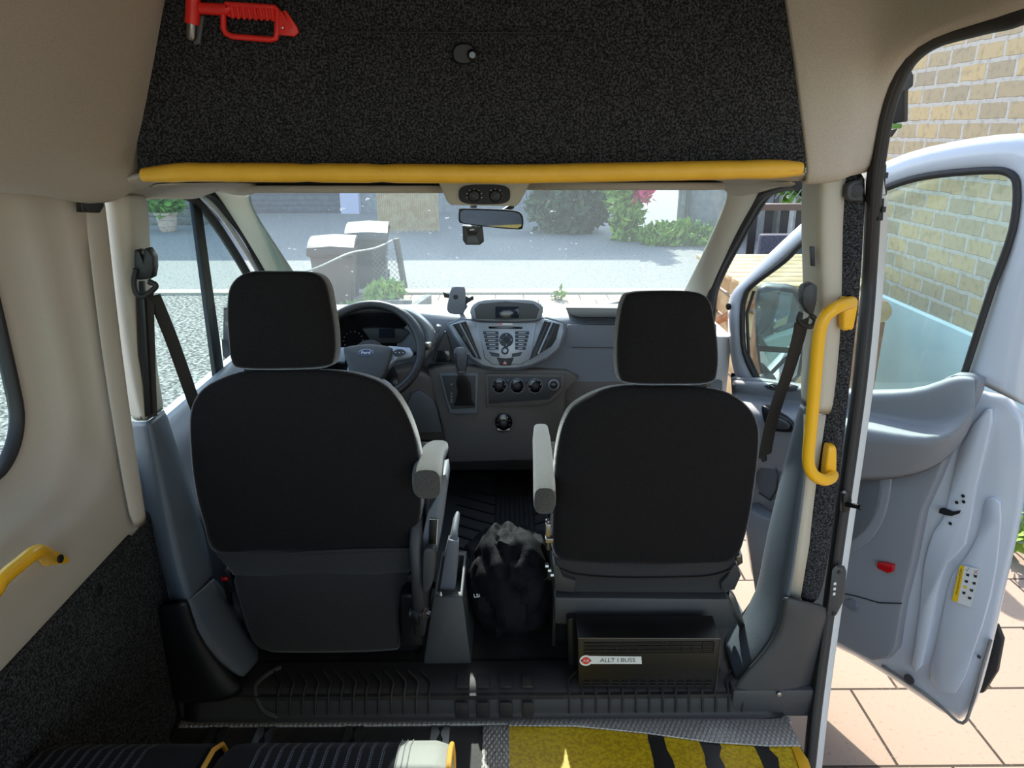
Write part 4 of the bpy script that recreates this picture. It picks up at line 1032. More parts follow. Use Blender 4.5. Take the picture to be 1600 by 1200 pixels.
# ---- floor: cab mat, step mat, rails, plates
t = tag(mk('floor_mat', *boxverts((0.03, 2.52, CZ + .012), (.62, .95, .018)), M['rubber'], None, True, .01), 'black ribbed rubber mat on the cab floor between the seats', 'floor mat')
g = MB()
for k in range(9): g.box((-.04 + k * .018, 2.5, CZ + .024), (.006, .8, .006))
for k in range(10):
    for sx in (-1, 1):
        g.box((.03 + sx * .15, 2.15 + k * .075, CZ + .024), (.17, .008, .006), (0, 0, sx * .5))
g.build('ribs', M['black'], t, .001)
t = thing('step_mat', 'black ribbed rubber step tread along the edge of the cab floor', 'step', (-.05, 1.55, CZ))
prof_ = [(1.70, CZ + .004), (1.60, CZ + .008), (1.575, CZ + .004), (1.556, CZ - .02), (1.552, CZ - .05), (1.548, FZ + .012), (1.535, FZ + .006)]
sheet('tread', [[V((x, y, z)) for x in (-.86, -.5, 0, .4, .745)] for y, z in prof_], M['rubber'], t, False, 1, .006)
for side, x0, n_, dx in ((0, -.60, 13, .033), (1, .62, 14, -.035)):
    for k in range(n_):
        x = x0 + dx * k
        ln = cr([(x + (-.03 if side == 0 else .03), 1.64, CZ + .014), (x, 1.60, CZ + .014), (x, 1.572, CZ + .006), (x, 1.552, CZ - .02), (x, 1.546, CZ - .045)], 3)
        tube('rib', ln, .0035, M['mat'], t, 6)
for k, (a, b) in enumerate(((-.135, -.10), (-.08, -.045), (-.02, .015), (.04, .07))):
    box('pad', ((a + b) / 2, 1.60, CZ + .013), (b - a, .05, .008), M['mat'], t, bevel=.003)
    box('pad', ((a + b) / 2, 1.547, CZ - .035), (b - a, .008, .05), M['mat'], t, bevel=.003)
tube('tread_border', cr([(-.62, 1.66, CZ + .012), (-.655, 1.62, CZ + .012), (-.665, 1.58, CZ + .008), (-.64, 1.55, CZ - .03), (-.60, 1.545, CZ - .05)], 4), .007, M['darkgrey'], t, 8)
# diamond tread plate
def treadmat():
    m = mat('tread_plate', C(176, 172, 166), .45, metal=.55)
    nt = m.node_tree; b = nt.nodes['Principled BSDF']
    tc = nt.nodes.new('ShaderNodeTexCoord')
    outs = []
    for ang in (45, -45):
        mp = nt.nodes.new('ShaderNodeMapping'); mp.inputs['Rotation'].default_value = (0, 0, R(ang)); mp.inputs['Scale'].default_value = (110, 60, 60)
        nt.links.new(tc.outputs['Object'], mp.inputs[0])
        vo = nt.nodes.new('ShaderNodeTexVoronoi'); vo.inputs['Scale'].default_value = 1; vo.inputs['Randomness'].default_value = 0.0
        nt.links.new(mp.outputs[0], vo.inputs['Vector']); outs.append(vo)
    mn = nt.nodes.new('ShaderNodeMath'); mn.operation = 'MINIMUM'
    nt.links.new(outs[0].outputs['Distance'], mn.inputs[0]); nt.links.new(outs[1].outputs['Distance'], mn.inputs[1])
    bp = nt.nodes.new('ShaderNodeBump'); bp.inputs['Strength'].default_value = .9; bp.inputs['Distance'].default_value = .006; bp.invert = True
    nt.links.new(mn.outputs[0], bp.inputs['Height']); nt.links.new(bp.outputs[0], b.inputs['Normal'])
    return m
M['tread'] = treadmat()
M['plank'] = mat('black_floor_vinyl', C(26, 25, 24), .5, col2=C(40, 37, 33), scale=12)
t = tag(mk('edge_plate', *boxverts((-.055, 1.5385, FZ + .004), (1.6, .022, .008)), M['tread'], None, True, .002), 'narrow diamond tread metal strip along the foot of the step', 'metal strip')
y0 = lambda p: QZ(p[0], p[1], FZ)
t = tag(prism('tread_plate', [V((q.x, q.y, FZ + .006)) for q in (y0((795, 1128)), V((.738, y0((1248, 1128)).y, 0)), V((.738, y0((1250, 1170)).y, 0)), y0((1200, 1170)), y0((1110, 1164)), y0((1010, 1150)), y0((900, 1139)), y0((795, 1138)))], (0, 0, .005), M['tread'], None, .001), 'silver diamond tread plate tapering along the right half of the step', 'metal plate')
a, b = y0((755, 1132)), y0((796, 1132))
t = tag(mk('tread_plate', *boxverts(((a.x + b.x) / 2, .85, FZ + .003), (b.x - a.x, 1.35, .006)), M['tread'], None, True, .001), 'silver diamond tread strip running back beside the yellow floor', 'metal plate')
# black planks + aluminium rails
for k, px in enumerate((341, 415, 553, 688)):
    c = y0((px, 1146)); x = c.x
    t = thing('floor_rail', 'aluminium floor rail, %s counted from the left wall' % ['first', 'second', 'third', 'fourth'][k], 'rail', (x, .8, FZ), 'aluminium seat rails in the rear floor')
    for sx in (-1, 1):
        vs = []; n = 120
        out_ = []; inn_ = []
        for i in range(n + 1):
            y = 1.525 - i * .011
            w = .005 + .004 * math.cos(i * math.pi / 2.2)
            inn_.append(V((x + sx * w, y, FZ))); out_.append(V((x + sx * .024, y, FZ)))
        vs = []; fs = []
        for p, q in zip(inn_, out_): vs += [p, q, p + V((0, 0, .006)), q + V((0, 0, .006))]
        for i in range(n):
            a0, b0 = i * 4, i * 4 + 4
            fs += [[a0 + 2, a0 + 3, b0 + 3, b0 + 2], [a0, a0 + 2, b0 + 2, b0], [a0 + 1, b0 + 1, b0 + 3, a0 + 3]]
        fs.append([0, 1, 3, 2])
        mk('flange', vs, fs, M['steel'], t, False)
    mk('slot', *boxverts((x, .87, FZ + .001), (.02, 1.3, .002)), M['black'], t, False)
# yellow floor with black bands
M['yfloor'] = mat('yellow_floor_paint', C(222, 186, 20), .55, col2=C(186, 150, 16), scale=110, lo=.4, hi=.62, bump=.1, bscale=90, detail=5)
xl = b.x
vs = [V((xl, 1.53, FZ + .001)), V((.738, 1.53, FZ + .001)), V((.738, -.6, FZ + .001)), V((xl, -.6, FZ + .001))]
t = tag(prism('yellow_floor', vs, (0, 0, .003), M['yfloor'], None, 0), 'worn yellow floor area with black bands beside the sliding door', 'floor')
def jag(px0, px1, y_top, drift):
    rg = random.Random(px0); Lp = []; Rp = []
    for i in range(7):
        yy = y_top + (1240 - y_top) * i / 6
        Lp.append(y0((px0 + drift * i / 6 + rg.uniform(-3, 3), yy))); Rp.append(y0((px1 + drift * i / 6 + rg.uniform(-5, 5), yy)))
    pts = Lp + Rp[::-1]
    return [V((p.x, p.y, FZ + .0041)) for p in pts]
for p0, p1, yt, dr in ((1010, 1038, 1140, 22), (1090, 1118, 1155, 30), (1172, 1198, 1160, 38)):
    prism('black_band', jag(p0, p1, yt, dr), (0, 0, .0006), M['plank'], t, 0)
prism('edge_lip', [V((q.x, q.y, FZ + .004)) for q in (y0((1236, 1170)), y0((1247, 1170)), y0((1262, 1190)), y0((1275, 1230)), y0((1258, 1230)))], (0, 0, .004), M['ypaint'], t, .001)

# ---- hand brake box
t = thing('hand_brake', 'black hand brake lever in a moulded floor box between the seats', 'hand brake', (-.15, 1.75, CZ))
bt = [(661, 1040, 1.675), (737, 1042, 1.675), (723, 932, 1.715), (677, 932, 1.715)]
bb = [Q(*p) for p in bt]
front = [V((bb[0].x, 2.0, CZ)), V((bb[1].x, 2.0, CZ)), V((bb[2].x, 1.96, .29)), V((bb[3].x, 1.96, .29))]
vs = bb + front
rim = [bb[3], bb[2], front[2], front[3]]
cen = sum(rim, V()) / 4
inner = [p.lerp(cen, .22) for p in rim]; deep = [p - V((0, 0, .08)) for p in inner]
V_ = vs + inner + deep
F_ = [[0, 1, 2, 3], [1, 5, 6, 2], [0, 3, 7, 4], [4, 7, 6, 5], [0, 4, 5, 1],
      [3, 2, 9, 8], [2, 6, 10, 9], [6, 7, 11, 10], [7, 3, 8, 11], [8, 9, 13, 12], [9, 10, 14, 13], [10, 11, 15, 14], [11, 8, 12, 15], [12, 13, 14, 15]]
mk('floor_box', V_, F_, M['darkgrey'], t, True, .006)
puff('lever', Qs([(686, 926), (711, 926), (716, 880), (716, 848), (700, 845), (694, 870)], 1.76), (0, .035, 0), .008, M['dash'], t)
loft('grip', [ring(Q(x, y, yy), (1, 0, 0), (0, .5, .8), w, w * 1.3, 14) for x, y, yy, w in ((708, 846, 1.77, .013), (710, 830, 1.80, .010), (713, 812, 1.84, .0095), (715, 803, 1.86, .006))], M['dash'], t)

# ---- heater
t = thing('heater', 'black metal heater box with slotted grille and round red sticker under the passenger seat', 'heater', Q(1015, 1075, 1.58))
HY = 1.565
f = Qs([(903, 997), (1126, 998), (1119, 1076), (904, 1073)], HY)
bk = Qs([(899, 966), (1113, 966), (1108, 1040), (899, 1040)], 1.66)
back_ = [V((p.x, 1.655, q.z)) for p, q in zip(f, f)]
back_[0] = Q(899, 966, 1.655); back_[1] = Q(1113, 966, 1.655)
back_[0].z = back_[1].z = f[0].z
mk('case', f + back_, [[0, 1, 2, 3], [0, 4, 5, 1], [1, 5, 6, 2], [2, 6, 7, 3], [3, 7, 4, 0], [4, 7, 6, 5]], M['glossblack'], t, True, .002)
M['heater'] = mat('heater_paint', C(13, 12, 11), .42, col2=C(20, 18, 15), scale=10)
bpy.data.objects['case'].data.materials[0] = M['heater']
g = MB()
for r_ in range(3):
    for c_ in range(12):
        g.box(Q(921 + c_ * 16.9, 1006.5 + r_ * 5.6, HY - .0005), (.0235, .0016, .0045))
g.build('upper_grille', M['silver'] if False else M['black'], t)
g = MB()
for c_ in range(13): g.box(Q(912.5 + c_ * 16.9, 1012, HY - .0015), (.0022, .002, .030))
for r_ in range(4): g.box(Q(1014, 1003.5 + r_ * 5.6, HY - .0015), (.335, .002, .0014))
g.build('grille_bars', M['heater'], t)
g = MB()
for r_ in range(2):
    for c_ in range(14): g.box(Q(917 + c_ * 14.6, 1065.5 + r_ * 5, HY - .0012), (.016, .003, .004))
g.build('lower_grille', M['black'], t)
g = MB()
e = [(903, 997), (1126, 998), (1119, 1076)]
g.tube(Qs(e, HY - .001), .0012, 6); g.build('edge', M['steel'], t)
st = prism('sticker', Qs([(917, 1025), (1002, 1026), (1003, 1037.5), (917, 1037.5)], HY - .0008), (0, .0006, 0), M['label'], t, 0)
o_ = Q(915.5, 1032, HY - .0012); disc('sticker_disc', o_, (0, -1, 0), .0165, .0004, M['label'], st, 32, 0)
M['sred'] = mat('sticker_red', C(214, 62, 50), .5)
ex = V((1, 0, 0)); ez = V((0, 0, 1))
mk('emblem_dark', [o_ + ex * a * .0145 + ez * b * .008 + V((0, -.0006, 0)) for a, b in ((-1, 0), (-.5, 1), (.5, 1), (1, 0), (.5, -1), (-.5, -1))], [[0, 1, 2, 3, 4, 5]], M['ink'], st, False)
mk('emblem_red', ring(o_ + V((0, -.0009, 0)), ex, ez, .0105, .0115, 24), [list(range(24))], M['sred'], st, False)
text('emblem_letters', 'AiB', .010, o_ + V((0, -.0012, 0)), ex, ez, M['label'], st, .0001)
text('sticker_text', 'ALLT I BUSS', .0175, Q(965, 1031.8, HY - .0014), ex, ez, M['ink'], st, .0001)
puff('mount_bracket', Qs([(886, 968), (899, 966), (901, 1050), (889, 1052)], 1.66), (0, .03, 0), .003, M['black'], t)
tube('hose', cr([Q(1088, 1070, 1.60), Q(1090, 1082, 1.59), Q(1100, 1090, 1.585), Q(1106, 1085, 1.60), Q(1107, 1070, 1.62)], 4), .016, M['rubber'], t, 12)

# ---- dark jacket heap
def jacket():
    t = thing('jacket', 'crumpled black jacket heaped on the cab floor beside the hand brake', 'jacket', (.0, 1.85, CZ))
    from mathutils import noise as NZ
    vs, fs = sphere_geo((0, 0, 0), 1, 1, 1, 56, 40)
    c = V((.012, 1.87, .245)); out = []
    for v in vs:
        d = v.normalized()
        f = 1 + .18 * NZ.noise(d * 1.5 + V((3, 1, 5))) - .12 * abs(math.sin(d.x * 3.2 + d.z * 2.4 + 2.4 * NZ.noise(d * 2.2))) ** 8 + .03 * (1 - abs(NZ.noise(d * 3.0)) * 3) + .05 * NZ.noise(V((d.x * 2.5 + d.z * 3, d.y * 2, d.z * 1.5 - d.x * 2)))
        p = V((d.x * .115, d.y * .16, d.z * .155)) * f * 1.08
        p += c
        if p.z < CZ + .01: p.z = CZ + .01
        out.append(p)
    mk('body', out, fs, M['jacket'], t)
    out = []
    c = V((.02, 2.05, .19))
    for v in vs:
        d = v.normalized()
        f = 1 + .3 * NZ.noise(d * 2.1 + V((8, 2, 1))) + .12 * abs(NZ.noise(d * 5))
        p = V((d.x * .16, d.y * .17, d.z * .08)) * f + c
        if p.z < CZ + .01: p.z = CZ + .01
        out.append(p)
    mk('sleeve', out, fs, M['jacket'], t)
    return t
t = jacket()
text('print', 'LSi', .016, Q(745, 931, 1.74), (1, 0, .1), (0, 0, 1), M['inkwhite'], t, .0004)
tr = thing('scarf', 'bit of dark cloth with crumpled red print lying on the jacket', 'cloth', Q(812, 850, 2.0))
puff('cloth', [Q(790, 862, 2.05), Q(806, 840, 2.07), (Q(832, 836, 2.07)), Q(838, 850, 2.05), Q(815, 866, 2.03)], (0, .03, -.02), .008, M['jacket'], tr)
g = MB()
for k in range(6):
    a = Q(804 + k * 3.6, 858 - k * 2.6, 2.022); g.box(a, (.004, .004, .014), (0, R(25 + (k % 3) * 25), 0)); g.box(a + V((.003, 0, .004 * (-1) ** k)), (.006, .004, .003), (0, R(20), 0))
g.build('print', M['redlens'], tr)

# ================================================================== OPEN PASSENGER DOOR
DP = V((.92, 2.85, 0)); DU = V((.501, -.865, 0)); DN = V((-.865, -.501, 0)).normalized()
def D(px, py, off=0.0):
    return QP(px, py, DP + DN * off, DN)
dr = thing('passenger_door', 'wide open white passenger door with grey inner panel and large window', 'door', (1.2, 2.36, -.33))
fo = [(1150, 604), (1139, 545), (1137, 484), (1140, 462), (1152, 446), (1200, 398), (1252, 350), (1318, 290), (1387, 249), (1450, 229), (1530, 214), (1600, 206), (1642, 214), (1655, 300), (1632, 450), (1614, 560), (1606, 640)]
fi = [(1184, 596), (1163, 550), (1160, 490), (1164, 464), (1175, 446), (1225, 408), (1258, 376), (1335, 318), (1392, 291), (1450, 275), (1535, 267), (1575, 270), (1589, 292), (1582, 360), (1552, 445), (1528, 518), (1505, 590)]
fm = [((a[0] + b[0]) / 2, (a[1] + b[1]) / 2) for a, b in zip(fo, fi)]
def lean(p, off):                     # the window frame leans in with height
    q = D(p[0], p[1], off); return q
rows = [[D(*p, -.06) for p in fo], [D(*p, .0) for p in fo], [D(*p, .012) for p in fm], [D(*p, .0) for p in fi], [D(*p, -.05) for p in fi]]
sheet('window_frame', rows, M['white'], dr, False, 1, .004)
tube('window_seal', cr([D(x, y, .006) for x, y in fi], 4), .0105, M['rubber'], dr, 10)
mk('window_glass', [D(x, y, -.02) for x, y in fi] + [D(1505, 640, -.02), D(1190, 640, -.02)], [list(range(len(fi) + 2))], M['doorglass'], dr, False, solid=.004)
tube('glass_channel', [D(1188, 596, -.005), D(1170, 556, -.005), D(1167, 490, -.005), D(1178, 455, -.005)], .006, M['rubber'], dr, 8)
# white shell below the window, loops from the outer edge inwards
sh_o = [(1146, 600), (1300, 612), (1450, 612), (1606, 600), (1607, 700), (1600, 792), (1577, 888), (1564, 944), (1556, 985), (1543, 1040), (1527, 1094), (1508, 1140), (1440, 1090), (1364, 1040), (1308, 1008), (1240, 990), (1185, 960), (1160, 830)]
cpx = (1430, 800)
def tow(p, f): return (p[0] + (cpx[0] - p[0]) * f, p[1] + (cpx[1] - p[1]) * f)
rows = [[D(*p, -.075) for p in sh_o], [D(*p, -.01) for p in sh_o], [D(*tow(p, .03), .004) for p in sh_o], [D(*tow(p, .12), .004) for p in sh_o], [D(*tow(p, .17), .016) for p in sh_o], [D(*tow(p, .6), .018) for p in sh_o], [D(*tow(p, .99), .018) for p in sh_o]]
sheet('inner_shell', rows, M['white'], dr, True, 1, .004)
skin = sheet('outer_skin', [[D(*p, -.085) for p in sh_o], [D(*tow(p, .5), -.13) for p in sh_o], [D(*tow(p, .99), -.14) for p in sh_o]], M['white'], dr, True, 1, .004)
puff('pressed_panel', [D(x, y, .026) for x, y in ((1542, 779), (1562, 786), (1560, 850), (1548, 930), (1520, 1020), (1492, 1084), (1453, 1064), (1462, 1010), (1474, 950), (1486, 900), (1508, 872), (1528, 835), (1536, 800))], DN * -.012, .005, M['white'], dr, sm=2)
puff('pressed_rib', [D(x, y, .030) for x, y in ((1500, 700), (1540, 640), (1548, 660), (1524, 760), (1508, 850), (1480, 880), (1462, 930), (1440, 1040), (1425, 1040), (1436, 960), (1444, 880), (1458, 830), (1478, 800))], DN * -.016, .006, M['white'], dr, sm=2)
tube('lower_seal', cr([D(x, y, .012) for x, y in ((1378, 1040), (1430, 1074), (1470, 1104), (1504, 1130), (1520, 1096), (1534, 1048), (1548, 1000))], 4), .005, M['stone'], dr, 8)
prism('latch_slot', [D(x, y, .034) for x, y in ((1469, 794), (1476, 793), (1490, 799), (1502, 797), (1500, 802), (1488, 806), (1478, 805), (1467, 801))], DN * .003, M['black'], dr, .001)
for x, y in ((1505, 775), (1495, 785), (1506, 784), (1485, 818)): disc('bolt_hole', D(x, y, .034), DN, .0055, .002, M['black'], dr, 14)
disc('drain_plug', D(1421, 1061, .022), DN, .018, .005, M['darkgrey'], dr); disc('small_plug', D(1530, 1026, .018), DN, .006, .003, M['darkgrey'], dr)
prism('cladding', [D(x, y, -.10) for x, y in ((1556, 975), (1566, 1000), (1557, 1050), (1536, 1083), (1526, 1084), (1540, 1030))], DN * -.02, M['seal'], dr, .004)
# sticker
sk_ = prism('warning_sticker', [D(x, y, .034) for x, y in ((1500, 883), (1532, 889), (1517, 949), (1487, 938))], DN * .0006, M['label'], dr, 0)
prism('yellow_strip', [D(x, y, .0352) for x, y in ((1500, 883), (1507, 884.5), (1496, 941), (1487, 938))], DN * .0004, mat('sticker_yellow', C(236, 190, 30), .5), sk_, 0)
uu = (D(1503, 885, .036) - D(1491, 939, .036)).normalized()
text('strip_text', 'www.ata.ford.com/RCMM', .0088, D(1498, 909, .0358), uu, DN.cross(uu), M['ink'], sk_, .0001)
for k, (x, y) in enumerate(((1512, 898), (1510, 908), (1508, 917), (1506, 926), (1524, 900), (1522, 911), (1518, 922), (1515, 934))):
    prism('pictogram', [D(x - 3, y - 2, .0354), D(x + 3, y - 1, .0354), D(x + 2, y + 3, .0354), D(x - 2, y + 2, .0354)], DN * .0002, M['ink'] if k not in (2,) else bpy.data.materials['sticker_yellow'], sk_, 0)
ck = MB(); ck.tube([D(1509, 889, .0356), D(1511, 892, .0356), D(1515, 887, .0356)], .0006, 4); ck.build('check_mark', M['leaf'], sk_)
ck = MB(); ck.tube([D(1522, 891, .0356), D(1528, 897, .0356)], .0006, 4); ck.tube([D(1528, 891, .0356), D(1522, 897, .0356)], .0006, 4); ck.build('cross_mark', M['redlens'], sk_)
# grey inner trim
ip = [(1140, 590), (1175, 592), (1215, 597), (1252, 603), (1300, 608), (1357, 611), (1420, 610), (1450, 606), (1477, 590), (1492, 584), (1513, 585), (1530, 592), (1527, 612), (1507, 654), (1482, 705), (1462, 755), (1442, 800), (1426, 880), (1410, 944), (1398, 1016), (1385, 1031), (1362, 1034), (1308, 1006), (1250, 985), (1200, 968), (1180, 935), (1166, 840), (1155, 760), (1145, 680)]
puff('door_trim', [D(x, y, .055) for x, y in ip], DN * -.045, .014, M['doorgrey'], dr)
st_ = [1142, 1200, 1260, 1340, 1400, 1450, 1485, 1512, 1524]
def rowd(ys, off): return [D(x, y, o) for x, y, o in zip(st_, ys, off if isinstance(off, list) else [off] * 9)]
rows = [rowd([594, 598, 604, 612, 611, 606, 589, 588, 592], .03),
        rowd([593, 597, 603, 611, 610, 605, 587, 586, 591], .065),
        rowd([600, 604, 612, 620, 619, 613, 596, 592, 594], .085),
        rowd([606, 612, 619, 628, 626, 620, 606, 600, 600], .080),
        rowd([612, 620, 630, 640, 652, 664, 655, 640, 630], [.062, .062, .062, .062, .062, .062, .075, .10, .10]),
        rowd([614, 624, 634, 644, 657, 669, 662, 645, 632], [.066, .066, .066, .066, .066, .066, .08, .10, .10]),
        rowd([640, 648, 658, 669, 679, 685, 680, 655, 634], [.165, .165, .165, .165, .165, .155, .13, .11, .10]),
        rowd([650, 658, 666, 677, 687, 693, 688, 664, 636], [.167, .167, .167, .167, .167, .157, .13, .11, .10]),
        rowd([740, 745, 750, 755, 752, 740, 715, 680, 640], [.085, .085, .085, .085, .08, .07, .06, .055, .055])]
sheet('armrest_shelf', rows, M['doorgrey'], dr, False, 1, .005)
puff('speaker_pocket', [D(x, y, .066) for x, y in ((1326, 722), (1350, 722), (1374, 730), (1377, 750), (1372, 790), (1358, 820), (1340, 838), (1322, 838))], DN * -.01, .006, M['doordark'], dr, sm=2)
puff('speaker_rim', [D(x, y, .060) for x, y in ((1326, 714), (1352, 714), (1384, 726), (1392, 750), (1384, 800), (1366, 836), (1344, 856), (1322, 856))], DN * -.01, .006, M['doorgrey'], dr, sm=2)
tube('panel_seam', [D(1316, 927, .056), D(1340, 932, .056), D(1374, 942, .056), D(1409, 943, .056)], .0022, M['black'], dr, 6)
puff('red_reflector', [D(x, y, .066) for x, y in ((1370, 878), (1382, 879), (1396, 883), (1394, 894), (1386, 896), (1370, 888))], DN * -.015, .003, M['redlens'], dr)
puff('lower_catch', [D(x, y, .062) for x, y in ((1321, 938), (1330, 937), (1339, 944), (1338, 955), (1328, 953), (1320, 946))], DN * -.012, .003, M['dash'], dr, sm=2)
# front part seen through the cab: handle, switches, speaker grille, pocket
hd = puff('handle_recess', [D(x, y, .176) for x, y in ((1189, 637), (1196, 636), (1215, 648), (1236, 660), (1239, 672), (1232, 676), (1210, 674), (1196, 668))], DN * -.03, .004, M['black'], dr, sm=2)
puff('door_handle', [D(x, y, .190) for x, y in ((1204, 652), (1218, 655), (1232, 664), (1228, 671), (1212, 669), (1203, 662))], DN * -.012, .003, M['darkgrey'], dr, sm=2)
puff('switch_plate', [D(x, y, .112) for x, y in ((1193, 603), (1204, 600), (1228, 602), (1240, 606), (1236, 612), (1212, 611), (1198, 608))], DN * -.03, .003, M['darkgrey'], dr)
puff('chrome_switch', [D(x, y, .116) for x, y in ((1199, 603), (1206, 602), (1209, 606), (1202, 607))], DN * -.01, .001, M['chrome'], dr)
puff('speaker_grille', [D(x, y, .10) for x, y in ((1196, 716), (1208, 718), (1217, 742), (1214, 765), (1204, 782), (1186, 770), (1180, 745))], DN * -.05, .004, M['doordark'], dr)
tube('grille_outline', [D(x, y, .1) for x, y in ((1196, 716), (1208, 718), (1217, 742), (1214, 765), (1204, 782), (1186, 770))], .003, M['black'], dr, 6)
puff('map_pocket', [D(x, y, .14) for x, y in ((1168, 790), (1185, 805), (1205, 812), (1215, 815), (1212, 880), (1190, 900), (1176, 890), (1166, 830))], DN * -.07, .012, M['doorgrey'], dr)
for x, y, r in ((1139, 479, .014), (1146, 587, .012)): disc('hinge_plug', D(x, y, .012), DN, r, .004, M['black'], dr)
# mirror on the open door
t = thing('side_mirror', 'large black passenger side mirror seen through the open door window', 'mirror', D(1215, 560, -.2))
MO = [(1183, 452), (1212, 449), (1240, 453), (1254, 475), (1258, 540), (1250, 590), (1225, 612), (1196, 606), (1184, 570), (1178, 510)]
md_ = (D(1215, 530, 0) - CAM).normalized(); md_.z = 0; md_.normalize()
def MR(px, py, off=0): return QP(px, py, D(1215, 530, -.24) + md_ * off, md_)
puff('housing', [MR(x, y) for x, y in MO], md_ * .12, .03, M['black'], t, sm=2)
prism('upper_glass', [MR(x, y, -.003) for x, y in ((1187, 458), (1212, 454), (1238, 458), (1249, 478), (1252, 544), (1186, 540), (1183, 510))], md_ * .002, M['mirror'], t, 0)
prism('lower_glass', [MR(x, y, -.003) for x, y in ((1187, 549), (1251, 553), (1245, 586), (1224, 604), (1200, 600), (1189, 572))], md_ * .002, M['mirror'], t, 0)
tube('mirror_arm', [MR(1205, 590, .04), D(1180, 605, -.10)], .035, M['black'], t, 12)

# ================================================================== DASHBOARD
da = thing('dashboard', 'grey moulded dashboard across the cab with radio stack vents and glovebox', 'dashboard', (-.03, 2.8, CZ))
prof_ = [(3.17, .755), (3.10, .78), (3.0, .815), (2.86, .848), (2.75, .842), (2.69, .825), (2.672, .80), (2.665, .72), (2.655, .62), (2.645, .60), (2.64, .58), (2.63, .50), (2.66, .44), (2.72, .38), (2.78, .28), (2.85, .12)]
xs = [-.90, -.84, -.7, -.45, -.2, 0, .1, .3, .55, .74, .80]
rows = [[V((x, y + (.10 if x < -.2 and 4 < i < 12 else 0) + (.06 if abs(x + .05) > .8 else 0), z)) for x in xs] for i, (y, z) in enumerate(prof_)]
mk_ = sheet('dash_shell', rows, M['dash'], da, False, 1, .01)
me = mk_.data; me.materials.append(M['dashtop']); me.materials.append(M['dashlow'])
nc = len(xs)
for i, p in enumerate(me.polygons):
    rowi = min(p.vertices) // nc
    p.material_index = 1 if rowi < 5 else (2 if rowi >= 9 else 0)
# glovebox lid
def FP(px, py, off=0): return QP(px, py, (0, 2.668 - off, .71), (0, -1, .055))
g_ = puff('glovebox', [FP(x, y, .008) for x, y in ((887, 508), (1120, 508), (1120, 580), (1090, 586), (905, 583), (868, 566), (880, 535))], (0, .03, 0), .006, M['dash'], da)
tube('groove', [FP(893, 542.5, .010), FP(1100, 544, .010)], .0018, M['darkgrey'], g_, 6)
# tray slot on top of the dash
puff('defroster_slot', [QZ(x, y, .848) for x, y in ((884, 482), (1060, 484), (1060, 497), (905, 497), (890, 492))], (0, 0, .004), .002, mat('vent_black', C(30, 32, 34), .9, spec=.05), da)
puff('top_ridge', [Q(x, y, 2.80) for x, y in ((850, 497), (866, 492), (985, 499), (985, 506), (886, 506), (862, 508))], (0, .03, 0), .006, M['dashtop'], da)
# centre stack
def CS(px, py, off=0): return QP(px, py, (0, 2.61 - off, .70), (0, -1, .22))
CN = V((0, -1, .22)).normalized()
so = [(702, 508), (722, 500), (745, 502), (790, 503), (838, 501), (852, 498), (880, 506), (882, 518), (874, 544), (856, 560), (830, 572), (805, 577), (775, 577), (752, 572), (735, 560), (716, 538)]
puff('stack_surround', [CS(790 + (x - 790) * 1.05, 540 + (y - 540) * 1.08, -.012) for x, y in so], CN * -.07, .012, M['dash'], da)
puff('stack_fascia', [CS(x, y, .0) for x, y in so], CN * -.03, .008, M['silver'], da)
puff('radio_face', [CS(x, y, .006) for x, y in ((745, 504), (838, 504), (830, 560), (815, 570), (770, 570), (757, 560))], CN * -.012, .004, M['silver'], da)
def vent(pts, slat):
    v_ = puff('air_vent', [CS(x, y, .007) for x, y in pts], CN * -.012, .002, M['black'], da)
    for i, (a, b) in enumerate(slat):
        tube('slat', [CS(*a, .010), CS(*b, .010)], .0035, M['silver'] if i == 1 else M['darkgrey'], v_, 6)
    return v_
v_ = vent([(707, 507), (728, 502), (752, 562), (740, 558)], [((713, 506), (743, 557)), ((718, 505), (746, 559)), ((723, 504), (749, 560))])
puff('vent_tab', [CS(x, y, .014) for x, y in ((722, 527), (728, 525), (732, 533), (726, 535))], CN * -.008, .002, M['darkgrey'], v_)
v_ = vent([(851, 501), (875, 507), (869, 530), (862, 541), (827, 563)], [((857, 503), (834, 557)), ((863, 504), (841, 553)), ((869, 506), (849, 548))])
puff('vent_tab', [CS(x, y, .014) for x, y in ((856, 524), (862, 525), (858, 533), (853, 531))], CN * -.008, .002, M['darkgrey'], v_)
prism('disc_slot', [CS(x, y, .0075) for x, y in ((763, 510), (817, 510.5), (816, 514), (764, 513.5))], CN * .001, M['glossblack'], da, .0005)
mk('brand_mark', [CS(x, y, .0085) for x, y in ((779, 505), (784, 504.5), (784, 508), (779, 508))], [[0, 1, 2, 3]], M['redlens'], da, False)
mk('brand_mark', [CS(x, y, .0085) for x, y in ((785, 505), (801, 505.5), (801, 507.5), (785, 507.5))], [[0, 1, 2, 3]], M['label'], da, False)
for c_ in range(2):
    for r_ in range(5):
        x0, x1 = ((755 + r_ * 1.4, 779) if c_ == 0 else (805, 827 - r_ * 1.4))
        y = 517.5 + r_ * 6.0
        b_ = puff('button', [CS(a, b, .012) for a, b in ((x0, y), (x1, y + .4), (x1, y + 5), (x0, y + 4.6))], CN * -.010, .0012, M['button'], da)
        prism('button_mark', [CS(a, b, .0124) for a, b in ((x0 + 5, y + 2), (x1 - 5, y + 2), (x1 - 5, y + 3), (x0 + 5, y + 3))], CN * .0002, M['inkwhite'], b_, 0)
k = disc('control_pad', CS(791, 531, .008), CN, .026, .008, M['button'], da, 32, .002)
disc('ok_button', CS(791, 531, .017), CN, .010, .003, M['black'], k)
